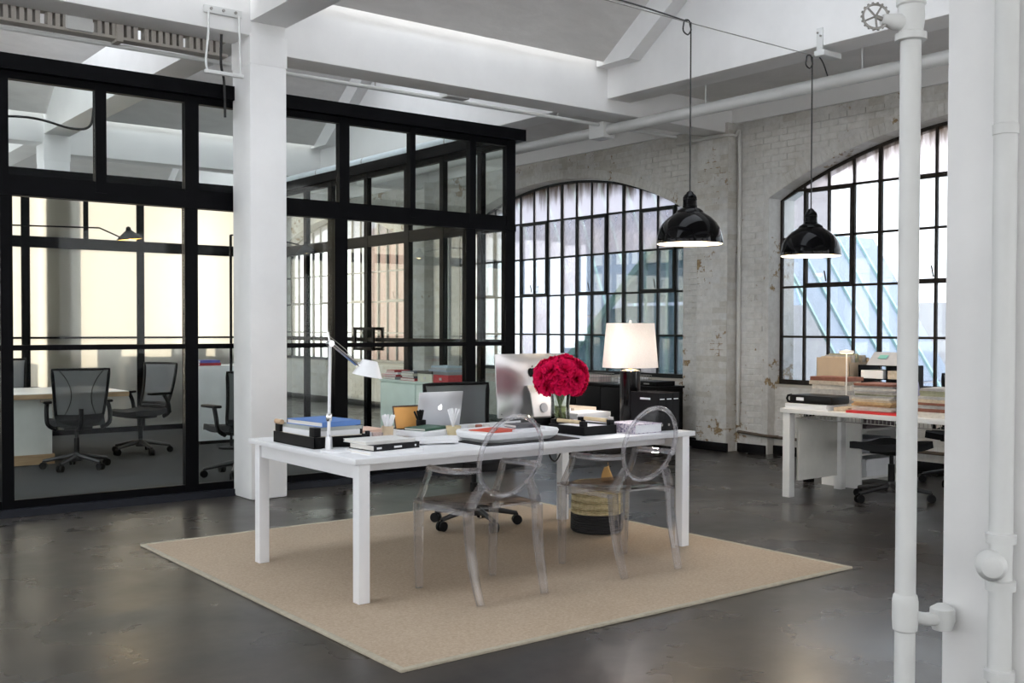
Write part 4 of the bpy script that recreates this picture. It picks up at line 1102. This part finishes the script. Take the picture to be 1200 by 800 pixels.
for sx in (-1, 1): MB().tube([(sx * .115, -.10, .078), (sx * .115, .10, .078)], .012, 12).build('bamboo_rod', pm('bamboo', (.66, .52, .32), .5), r)
sheets('paper_pile', 4.385, 4.93, DZ + .007, .19, .24, .045, PAPER, 'white papers lying in the low black desk tray', .05, 'paper', None, 3)
sheets('paper_pile', 4.775, 5.37, DZ, .35, .24, .050, PAPER, 'thick white document pile beside the flower vase', .0, 'paper', None, 4)
sheets('paper_pile', 4.78, 5.37, DZ + .051, .31, .22, .035, pm('offwhite_paper', (.70, .71, .71), .85), 'off-white document pile lying on the thick white one', .04, 'paper', None, 3)
sheets('newspaper', 4.90, 5.62, DZ, .22, .26, .10, pm('newsprint', (.56, .47, .37), .9), 'folded newspapers heaped behind the documents', .1, 'newspaper', None, 5)
tag(B(-.045, .045, -.03, .03, 0, .10, bev=.002).build('card_box', PAPER, None, loc=(4.74, 5.53, DZ)), 'small white card box behind the document pile', 'box')

# basket under the desk
r = empty('waste_basket', (4.875, 5.33, .0138), label='round woven seagrass basket with a black lower band under the desk', cat='basket')
m = MB(); prof = []
for i in range(8): z0 = .012 + i * .0145; prof += [(.176, z0), (.181, z0 + .007), (.176, z0 + .0135)]
m.lathe([(0, 0), (.165, 0), (.173, .006)] + prof, 44, cap=False); m.build('lower_band', pm('black_seagrass', (.012, .011, .012), .9, bump=.5, bscale=90), r)
m = MB(); prof = []
for i in range(14): z0 = .128 + i * .0145; prof += [(.174 - i * .0006, z0), (.180 - i * .0006, z0 + .007), (.174 - i * .0006, z0 + .0135)]
m.lathe(prof + [(.160, .332), (.158, .05), (0, .05)], 44, cap=False); m.build('upper_weave', MATS['seagrass'], r)
tag(MB().sheet(lambda u, v: Vector((lin(-.05, .05, u) * (1 - .5 * v), .02 * math.sin(5 * u + v * 3), lin(0, .14, v) + .03 * u)), 6, 5, .002).build('crumpled_paper', pm('kraft_scrap', (.55, .33, .12), .8), None, loc=(4.97, 5.33, .30)), 'kraft paper scrap sticking out of the woven basket', 'paper')
tag(MB().tube(curve([(4.30, 5.10, .70), (4.26, 5.1, .60), (4.33, 5.12, .55), (4.42, 5.15, .64), (4.5, 5.2, .70)], 6), .005, 6).build('cable', CABLE), 'black cable hanging in a loop under the desk top', 'cable')

# ------------------------------------------------------------------ inside the glazed office
r = empty('meeting_table', (2.55, 11.75, .018), label='meeting table with white top and oak edge inside the glazed office', cat='table')
B(-1.15, 1.05, -.62, .62, .660, .706).build('core', MATS['oak'], r, False)
B(-1.148, 1.048, -.618, .618, .7065, .712).build('tabletop', pm('white_laminate', (.72, .71, .69), .35), r, False)
m = MB(); m.box(-.30, .32, -.50, -.47, .10, .66); m.box(-.30, .32, .45, .48, .10, .66); m.box(-.32, -.30, -.50, .48, .10, .66); m.box(.30, .32, -.20, .48, .10, .66)
m.build('pedestal', pm('grey_white_panel', (.60, .60, .57), .5), r, False)
B(-.34, .34, -.52, .5, 0, .10).build('plinth', MATS['oak'], r, False)
sheets('paper_pile', 2.36, 11.55, .7315, .32, .22, .012, PAPER, 'white drawings lying on the meeting table', .3, 'paper', None, 4)
r = empty('mint_cabinet', (6.22, 9.42, .018), label='mint green metal cabinet inside the office along the side wall', cat='cabinet')
B(-.17, .20, -.72, .74, .05, .79).build('body', MINT, r, False); B(-.15, .18, -.70, .72, 0, .05).build('plinth', BLACKPL, r, False)
for a, b in ((-.71, .0), (.012, .72)):
    d = B(-.19, -.172, a, b, .07, .775, bev=.003).build('door', MINT, r); B(-.196, -.188, (b - .05) if a < -.5 else (a + .03), (b - .03) if a < -.5 else (a + .05), .40, .52).build('handle', ALU, d, False)
B(-.195, .205, -.725, .745, .79, .81).build('top_panel', MINT, r, False)
z0 = .018 + .811
def pile(name, x, y, z, items, cat, group, rot0=0, seed=1):
    q = random.Random(seed)
    for w_, d_, h, c, lab in items:
        if name == 'book': book(name, x + q.uniform(-.015, .015), y + q.uniform(-.015, .015), z, w_, d_, h, c, lab, rot0 + q.uniform(-.12, .12), cat, group)
        else: sheets(name, x + q.uniform(-.015, .015), y + q.uniform(-.015, .015), z, w_, d_, h - .0004, c, lab, rot0 + q.uniform(-.10, .10), cat, group)
        z += h
    return z
RED, CRM, NVY, GRN = colour('red_cover', (.42, .035, .045)), colour('cream_cover', (.62, .58, .50)), colour('slate_cover', (.10, .11, .14)), colour('grey_cover', (.34, .36, .37))
pile('book', 6.16, 9.98, z0, ((.22, .28, .030, GRN, 'grey book at the bottom of the far pile on the mint cabinet'), (.21, .27, .026, RED, 'red book in the far pile on the mint cabinet'), (.2, .26, .022, PAPER, 'white book in the far pile on the mint cabinet'), (.19, .2, .022, RED, 'small red book on top of the far pile on the mint cabinet')), 'book', 'books on the mint cabinet', 0, 2)
pile('book', 6.16, 9.60, z0, ((.22, .30, .028, RED, 'red book at the bottom of the middle pile on the mint cabinet'), (.22, .29, .024, NVY, 'slate book in the middle pile on the mint cabinet'), (.21, .27, .028, CRM, 'cream book in the middle pile on the mint cabinet'), (.20, .26, .020, NVY, 'slate book topping the middle pile on the mint cabinet')), 'book', 'books on the mint cabinet', 0, 3)
for y, c, lab in ((9.245, colour('pale_green_box', (.66, .68, .56)), 'pale green storage box on the mint cabinet'), (8.95, RED, 'red storage box on the mint cabinet')):
    r = empty('storage_box', (6.17, y, z0), label=lab, cat='box')
    B(-.14, .14, -.135, .135, 0, .085).build('body', c, r, False); B(-.143, .143, -.138, .138, .086, .115).build('lid', colour('dark_lid', (.07, .07, .065)) if y > 9.1 else GREY, r, False)
    B(-.145, -.139, -.02, .02, .03, .055).build('label_holder', ALU, r, False)
pile('folder', 6.17, 9.05, z0 + .116, ((.22, .34, .018, colour('blue_grey', (.26, .32, .38)), 'blue grey folder on the boxes on the mint cabinet'), (.2, .30, .02, GRN, 'grey folder on the boxes on the mint cabinet'), (.2, .28, .02, colour('pale_blue', (.36, .45, .52)), 'pale blue folder topping the boxes on the mint cabinet')), 'folder', 'folders on the storage boxes', 0, 4)
r = empty('white_cabinet', (5.15, 12.25, .018), label='white cabinet with red and blue books, deep inside the glazed office', cat='cabinet')
B(-.45, .45, -.22, .22, .04, .92).build('body', pm('cabinet_white', (.74, .76, .78), .4), r, False); B(-.43, .43, -.2, .2, 0, .04).build('plinth', BLACKPL, r, False)
for a, b in ((-.445, -.005), (.005, .445)): B(a, b, -.235, -.222, .06, .90, bev=.003).build('door', pm('cabinet_white', (.74, .76, .78), .4), r)
pile('book', 4.86, 12.2, .939, ((.26, .22, .035, RED, 'red book on the white cabinet'), (.25, .21, .03, colour('violet_blue', (.12, .12, .42)), 'violet blue book on top of the red one on the white cabinet')), 'book', None, 0, 6)
# swing-arm lamps with pointed black shades
def swing(name, base, pts, shade, label, lit):
    r = empty(name, base, label=label, cat='lamp')
    bv = Vector(base)
    MB().tube([Vector(p) - bv for p in pts], .008, 8).build('arm', BLACKPL, r)
    m = MB(); m.lathe([(.135, 0), (.125, .018), (.075, .06), (.045, .085), (.03, .095), (.022, .13), (0, .14)], 26, cap=False)
    for v in m.b.verts: v.co.y *= .8
    o = m.build('lamp_shade', BLACKPL, r, loc=Vector(shade) - bv); o.rotation_euler = (0, -.12, 0)
    if lit:
        m = MB(); m.lathe([(.130, .003), (.120, .018), (.072, .056), (.042, .080), (.0, .086)], 26, cap=False)
        for v in m.b.verts: v.co.y *= .8
        m.build('liner', pm('warm_glow_liner', (.75, .50, .20), .4), r, loc=Vector(shade) - bv).rotation_euler = (0, -.12, 0)  # gold lining added so its colour carries the lamp's warm glow
    MB().lathe([(0, .0), (.022, .01), (.026, .03), (.015, .06), (0, .065)], 12).build('bulb', glow('warm_bulb_small', (1, .72, .35), 10 if lit else .0), r, loc=Vector(shade) - bv)
    MB().lathe([(.015, 0), (.015, pts[0][2] - base[2])], 12).build('post', BLACKPL, r); MB().lathe([(.14, 0), (.14, .02), (.02, .03)], 24).build('foot', BLACKPL, r)
swing('swing_lamp', (1.30, 11.0, .018), [(1.30, 11.0, 2.34), (3.36, 11.3, 2.42), (3.57, 11.3, 2.335)], (3.67, 11.3, 2.315), 'black swing-arm lamp with lit shade over the meeting table', True)
swing('swing_lamp', (4.85, 11.45, .018), [(4.85, 11.45, 2.44), (5.2, 11.4, 2.44), (5.62, 11.3, 2.36)], (5.72, 11.3, 2.262), 'black swing-arm lamp seen just right of the white column', False)
l = bpy.data.lights.new('swing_lamp_light', 'POINT'); l.energy = 8; l.color = (1, .7, .36); l.shadow_soft_size = .03
o = bpy.data.objects.new('swing_lamp_light', l); COL.objects.link(o); o.location = (3.67, 11.3, 2.325)
# furniture that shows as dark shapes through the frosted rear panes
for x, y, w_, d_, h, c, lab in ((5.55, 14.85, 1.6, .45, 1.02, colour('dark_sideboard', (.03, .03, .035)), 'low dark sideboard behind the frosted panes, right'), (4.10, 15.3, .9, .5, .92, colour('brown_sideboard', (.12, .09, .07)), 'brown sideboard behind the frosted panes, middle'), (2.55, 15.0, 1.2, .4, .98, colour('dark_sideboard', (.03, .03, .035)), 'low dark sideboard behind the frosted panes, left')):
    r = empty('sideboard', (x, y, 0), label=lab, cat='sideboard')
    B(-w_ / 2, w_ / 2, -d_ / 2, d_ / 2, .08, h).build('body', c, r, False)
    for sx in (-1, 1):
        for sy in (-1, 1): B(sx * (w_ / 2 - .05) - .02, sx * (w_ / 2 - .05) + .02, sy * (d_ / 2 - .05) - .02, sy * (d_ / 2 - .05) + .02, 0, .08).build('leg', BLACKPL, r, False)
    for k_ in range(2): B(-w_ / 2 + k_ * w_ / 2 + .01, k_ * w_ / 2 - .01, -d_ / 2 - .015, -d_ / 2, .1, h - .02).build('door', c, r, False)
for i, (x, y, z, w_, d_, h, c) in enumerate(((5.2, 14.85, 1.021, .4, .3, .16, (.16, .12, .09)), (5.85, 14.9, 1.021, .5, .3, .12, (.10, .10, .11)), (4.0, 15.3, .921, .22, .3, .30, (.14, .11, .09)), (4.35, 15.3, .921, .3, .3, .14, (.2, .16, .12)))):
    r = empty('storage_box', (x, y, z), label=['brown box on the right sideboard behind the frosted panes', 'dark grey box on the right sideboard behind the frosted panes', 'tall brown box on the middle sideboard behind the frosted panes', 'tan box on the middle sideboard behind the frosted panes'][i], cat='box')
    B(-w_ / 2, w_ / 2, -d_ / 2, d_ / 2, 0, h * .8).build('body', colour('box_%d' % i, c), r, False); B(-w_ / 2 - .004, w_ / 2 + .004, -d_ / 2 - .004, d_ / 2 + .004, h * .8, h).build('lid', colour('box_%d' % i, c), r, False)

# ------------------------------------------------------------------ black credenza under the left window
r = empty('credenza', (8.93, 9.45, 0), label='low black credenza under the arched window behind the table lamp', cat='cabinet')
B(-.22, .22, -.92, .92, .06, .70).build('body', BLACKPL, r, False); B(-.24, .23, -.94, .94, .70, .725, bev=.003).build('top_panel', BLACKPL, r)
B(-.20, .20, -.9, .9, 0, .06).build('plinth', BLACKPL, r, False)
for i in range(4): B(-.235, -.222, -.915 + i * .46, -.465 + i * .46, .08, .685, bev=.003).build('door', pm('black_door', (.005, .005, .006), .5, Specular_IOR_Level=.15), r)
def wire_tray(x, y, z, label):
    r = empty('wire_tray', (x, y, z), label=label, cat='tray', group='wire trays on the black credenza'); m = MB()
    w_, d_, h = .26, .36, .11
    for zz in (.004, .06, h): m.tube([(-w_ / 2, -d_ / 2, zz), (w_ / 2, -d_ / 2, zz), (w_ / 2, d_ / 2, zz), (-w_ / 2, d_ / 2, zz)], .0035, 5, closed=True)
    for i in range(9):
        y_ = -d_ / 2 + d_ * i / 8; m.tube([(-w_ / 2, y_, h), (-w_ / 2, y_, .004), (w_ / 2, y_, .004), (w_ / 2, y_, h)], .002, 4)
    for i in range(7):
        x_ = -w_ / 2 + w_ * i / 6; m.tube([(x_, -d_ / 2, h), (x_, -d_ / 2, .004), (x_, d_ / 2, .004), (x_, d_ / 2, h)], .002, 4)
    m.build('wire_mesh', STEEL, r)
for y, lab, c in ((9.75, 'wire tray of pale papers on the credenza, behind the flowers', colour('rose_paper', (.62, .50, .48))), (9.10, 'wire tray of white papers on the credenza, behind the table lamp', PAPER)):
    wire_tray(8.90, y, .7262, lab); sheets('paper_pile', 8.90, y, .7335, .20, .30, .075, c, ('pale rose papers in the wire tray behind the flowers' if y > 9.5 else 'white papers in the wire tray behind the table lamp'), 0, 'paper', None, 4)
r = empty('document_case', (8.90, 8.70, .7262), label='flat black document case on the right end of the credenza', cat='case')
B(-.16, .16, -.13, .20, 0, .055, bev=.006).build('body', BLACKPL, r); B(-.165, -.158, -.03, .06, .02, .035).build('handle', STEEL, r)

# ------------------------------------------------------------------ paper-laden desk on the right
WL = pm('workstation_white', (.74, .74, .72), .45, 0, .03)
def workdesk(x0, x1, y0, y1, label, lc):
    r = empty('workstation', ((x0 + x1) / 2, (y0 + y1) / 2, 0), label=label, cat='desk'); w_, d_ = (x1 - x0) / 2, (y1 - y0) / 2
    B(-w_, w_, -d_, d_, .700, .736, bev=.003).build('tabletop', WL, r)
    for sx in (-1, 1):
        for sy in (-1, 1): B(sx * (w_ - .055) - .035, sx * (w_ - .055) + .035, sy * (d_ - .05) - .035, sy * (d_ - .05) + .035, 0, .6995, bev=.003).build('leg', lc, r)
    return r
rw = workdesk(7.13, 7.95, 2.95, 5.56, 'white workstation loaded with papers below the right arched window', WL)
workdesk(7.97, 8.75, 2.95, 5.98, 'rear workstation standing back to back with the paper-laden one', BLACKPL)
rw2 = bpy.data.objects['workstation.001']
m = MB()                                          # wire cable basket with a fringe below the desk edge
for i in range(70): m.tube([(-.33, -1.2 + i * .034, -.001 + .70), (-.33, -1.2 + i * .034, .655), (-.24, -1.2 + i * .034, .645)], .003, 4)
m.tube([(-.33, -1.22, .656), (-.33, 1.2, .656)], .004, 5)
tag(m.build('cable_basket', STEEL, rw), kind='stuff')
B(-.27, .26, 1.215, 1.240, .13, .655, bev=.003).build('end_panel', pm('panel_cream', (.70, .69, .64), .45), rw)
r = empty('open_shelf', (8.36, 5.58, 0), label='open white shelf unit under the rear workstation', cat='shelf')
m = MB()
for z_ in (.08, .29, .50, .655): m.box(-.33, .33, -.2, .2, z_, z_ + .018)
m.box(-.35, -.33, -.2, .2, 0, .673); m.box(.33, .35, -.2, .2, 0, .673); m.box(-.33, .33, .19, .2, .1, .65)
m.build('carcass', WL, r, False)
sheets('paper_pile', 8.30, 5.52, .309, .4, .26, .12, colour('grey_blue_paper', (.45, .47, .52)), 'grey blue papers on the middle shelf under the rear workstation', .1, 'paper', None, 5)
sheets('paper_pile', 8.34, 5.52, .519, .42, .26, .08, colour('dark_paper', (.16, .13, .14)), 'dark folders on the upper shelf under the rear workstation', -.05, 'folder', None, 4)
sheets('paper_pile', 8.32, 5.52, .099, .42, .28, .15, PAPER, 'white paper block on the lowest shelf under the rear workstation', 0, 'paper', None, 3)
# on the near desk, from left to right
T = .7365
sheets('paper_pile', 7.30, 5.33, T, .28, .40, .042, PAPER, 'white paper block at the left end of the paper-laden workstation', .0, 'paper', None, 3)
r = empty('ring_binder', (7.32, 5.31, T + .043), .03, label='black ring binder lying on the white paper block', cat='binder')
B(-.13, .13, -.20, .20, 0, .070, bev=.016).build('cover', pm('black_vinyl', (.004, .004, .005), .4, Specular_IOR_Level=.2), r)
MB().tube([(-.10, .20, .005), (-.10, .235, .012), (-.10, .245, .035), (-.10, .235, .058), (-.10, .20, .065)], .010, 10).build('handle', BLACKPL, r)
B(-.1335, -.130, .06, .13, .025, .05).build('spine_label', PAPER, r, False)
FOL = [pm('manila', (.52, .42, .30), .8, 0, .2, 30), pm('sand_folder', (.46, .40, .32), .8, 0, .2, 30), pm('grey_folder', (.40, .385, .365), .8, 0, .2, 30), pm('ochre_folder', (.52, .36, .18), .8, 0, .2, 30), pm('olive_folder', (.30, .30, .20), .8, 0, .2, 30), pm('ivory_folder', (.62, .58, .51), .8, 0, .15, 30), pm('russet_folder', (.22, .085, .055), .8, 0, .2, 30)]
def folders(x, y, z, n, w_, d_, hs, seed, where, first=None):
    q = random.Random(seed)
    nm = ['manila', 'sand coloured', 'grey', 'ochre', 'olive', 'ivory', 'russet']
    for i in range(n):
        h = q.uniform(*hs); k_ = q.randrange(7)
        if first is not None and i < len(first): k_ = first[i]
        sheets('folder', x + q.uniform(-.018, .018), y + q.uniform(-.018, .018), z, w_ * q.uniform(.92, 1), d_ * q.uniform(.92, 1), h - .0006, FOL[k_], nm[k_] + ' folder, number %s from below in the stack %s' % (['one', 'two', 'three', 'four', 'five', 'six', 'seven', 'eight', 'nine', 'ten', 'eleven', 'twelve', 'thirteen'][i], where), q.uniform(-.07, .07), 'folder', 'folders ' + where, q.choice((1, 2, 3)))
        z += h
    return z
z = folders(7.615, 5.345, T, 7, .24, .38, (.031, .042), 5, 'behind the black binder', [5, 2, 5, 2, 5, 1, 6])
r = empty('file_box', (8.17, 5.68, T), label='open beige archive box of files on the rear workstation', cat='box')
m = MB(); m.box(-.15, .15, -.17, .17, 0, .006); m.box(-.15, -.145, -.17, .17, 0, .40); m.box(.145, .15, -.17, .17, 0, .40); m.box(-.15, .15, -.17, -.165, 0, .36); m.box(-.15, .15, .165, .17, 0, .36)
m.build('carton', pm('beige_carton', (.46, .36, .26), .8), r, False)
for k_ in range(5): B(-.12 + k_ * .055, -.10 + k_ * .055, -.15, .15, .008, .41 + .012 * (k_ % 3), tilt=('Y', .05)).build('divider', FOL[(k_ * 2) % 6], r, False)
z = folders(7.34, 4.74, T + .02, 13, .30, .36, (.013, .021), 11, 'beside the red folder', [5, 5, 3, 3, 0, 5, 2, 4, 5, 2, 5, 2, 6])
sheets('folder', 7.33, 4.72, T, .36, .44, .019, pm('scarlet_folder', (.55, .02, .02), .5), 'scarlet folder at the bottom of the middle stack', .02, 'folder')
for k_, (c, lab) in enumerate(((PAPER, 'white magazine leaning against the middle stack'), (colour('mauve_cover', (.30, .28, .42)), 'mauve magazine leaning against the middle stack'))):
    o = B(-.11, .11, -.006, .006, 0, .25).build('magazine', c, None, False, loc=(7.36, 4.50 - k_ * .025, T + .002)); o.rotation_euler = (-.18, 0, 0); tag(o, lab, 'magazine')
folders(7.36, 4.20, T, 10, .30, .34, (.018, .027), 17, 'right of the riser pipe', [5, 5, 6, 2, 6, 0, 2, 4, 4, 2])
r = empty('reading_lamp', (7.48, 5.165, T), label='slim white reading lamp with a lit disc shade on the workstation', cat='lamp')
MB().lathe([(.06, 0), (.06, .012), (.008, .016)], 24).build('base', INNERWHITE, r); MB().lathe([(.0055, .012), (.0055, .46)], 10).build('stem', INNERWHITE, r)
MB().lathe([(.008, .485), (.055, .475), (.062, .462), (.055, .458), (0, .458)], 28).build('lamp_shade', INNERWHITE, r); MB().lathe([(.05, .4545), (.05, .4575)], 24).build('diffuser', glow('warm_disc', (1, .82, .55), 3), r)
tag(sheets('folder', 7.30, 5.04, T, .2, .12, .03, FOL[0], 'tan papers by the foot of the slim reading lamp', .2, 'paper', None, 3))
# desk organiser on the rear workstation
r = empty('desk_organiser', (8.2, 5.22, T), label='black desk organiser stuffed with papers on the rear workstation', cat='organiser')
m = MB()
for z_ in (0, .11, .22, .335): m.box(-.15, .15, -.22, .22, z_, z_ + .008)
m.box(-.15, .15, .212, .22, 0, .34); m.box(-.15, .15, -.22, -.212, 0, .34); m.box(-.15, .15, -.06, -.052, 0, .34); m.build('carcass', BLACKPL, r, False)
for k_, (y_, z_) in enumerate(((.08, .009), (.08, .119), (.08, .229), (-.135, .009), (-.135, .119), (-.135, .229))):
    sheets('paper_pile', 8.18, 5.22 + y_, T + z_, .26, .22 if y_ > 0 else .13, .07, [FOL[5], FOL[2], PAPER, FOL[1], FOL[2], FOL[1]][k_], ['ivory', 'grey', 'white', 'sand coloured', 'dark grey', 'tan'][k_] + ' papers in the desk organiser, ' + ['left bottom', 'left middle', 'left top', 'right bottom', 'right middle', 'right top'][k_] + ' slot', 0, 'paper', None, 3)
r = empty('flatbed_scanner', (8.2, 5.20, T + .344), label='silver grey case with a turquoise sticker on top of the desk organiser', cat='case')
m = MB().prism([(-.14, -.17, 0), (.12, -.17, 0), (.12, -.15, .09), (.02, -.15, .11)], (0, .34, 0)); m.build('body', pm('silver_case', (.50, .52, .56), .4), r, False)
B(-.02, .03, .02, .10, .0, .004).build('sticker', pm('turquoise', (.22, .55, .50), .5), r, False, loc=(-.055, 0, .066)).rotation_euler = (0, -.60, 0)
st = empty('swivel_stool', (7.66, 4.86, 0), label='dark swivel stool on casters tucked under the paper-laden workstation', cat='stool')
for k_ in list(tc.children):
    if k_.name.split('.')[0] in ('base', 'caster', 'column', 'mechanism', 'seat'): copy_tree(k_, st)
c = copy_tree(tc); c.location = (9.0 - .02, 5.02, 0); c.rotation_euler = (0, 0, 1.75); tag(c, 'grey mesh task chair on the window side of the rear workstation', 'chair', GRP)
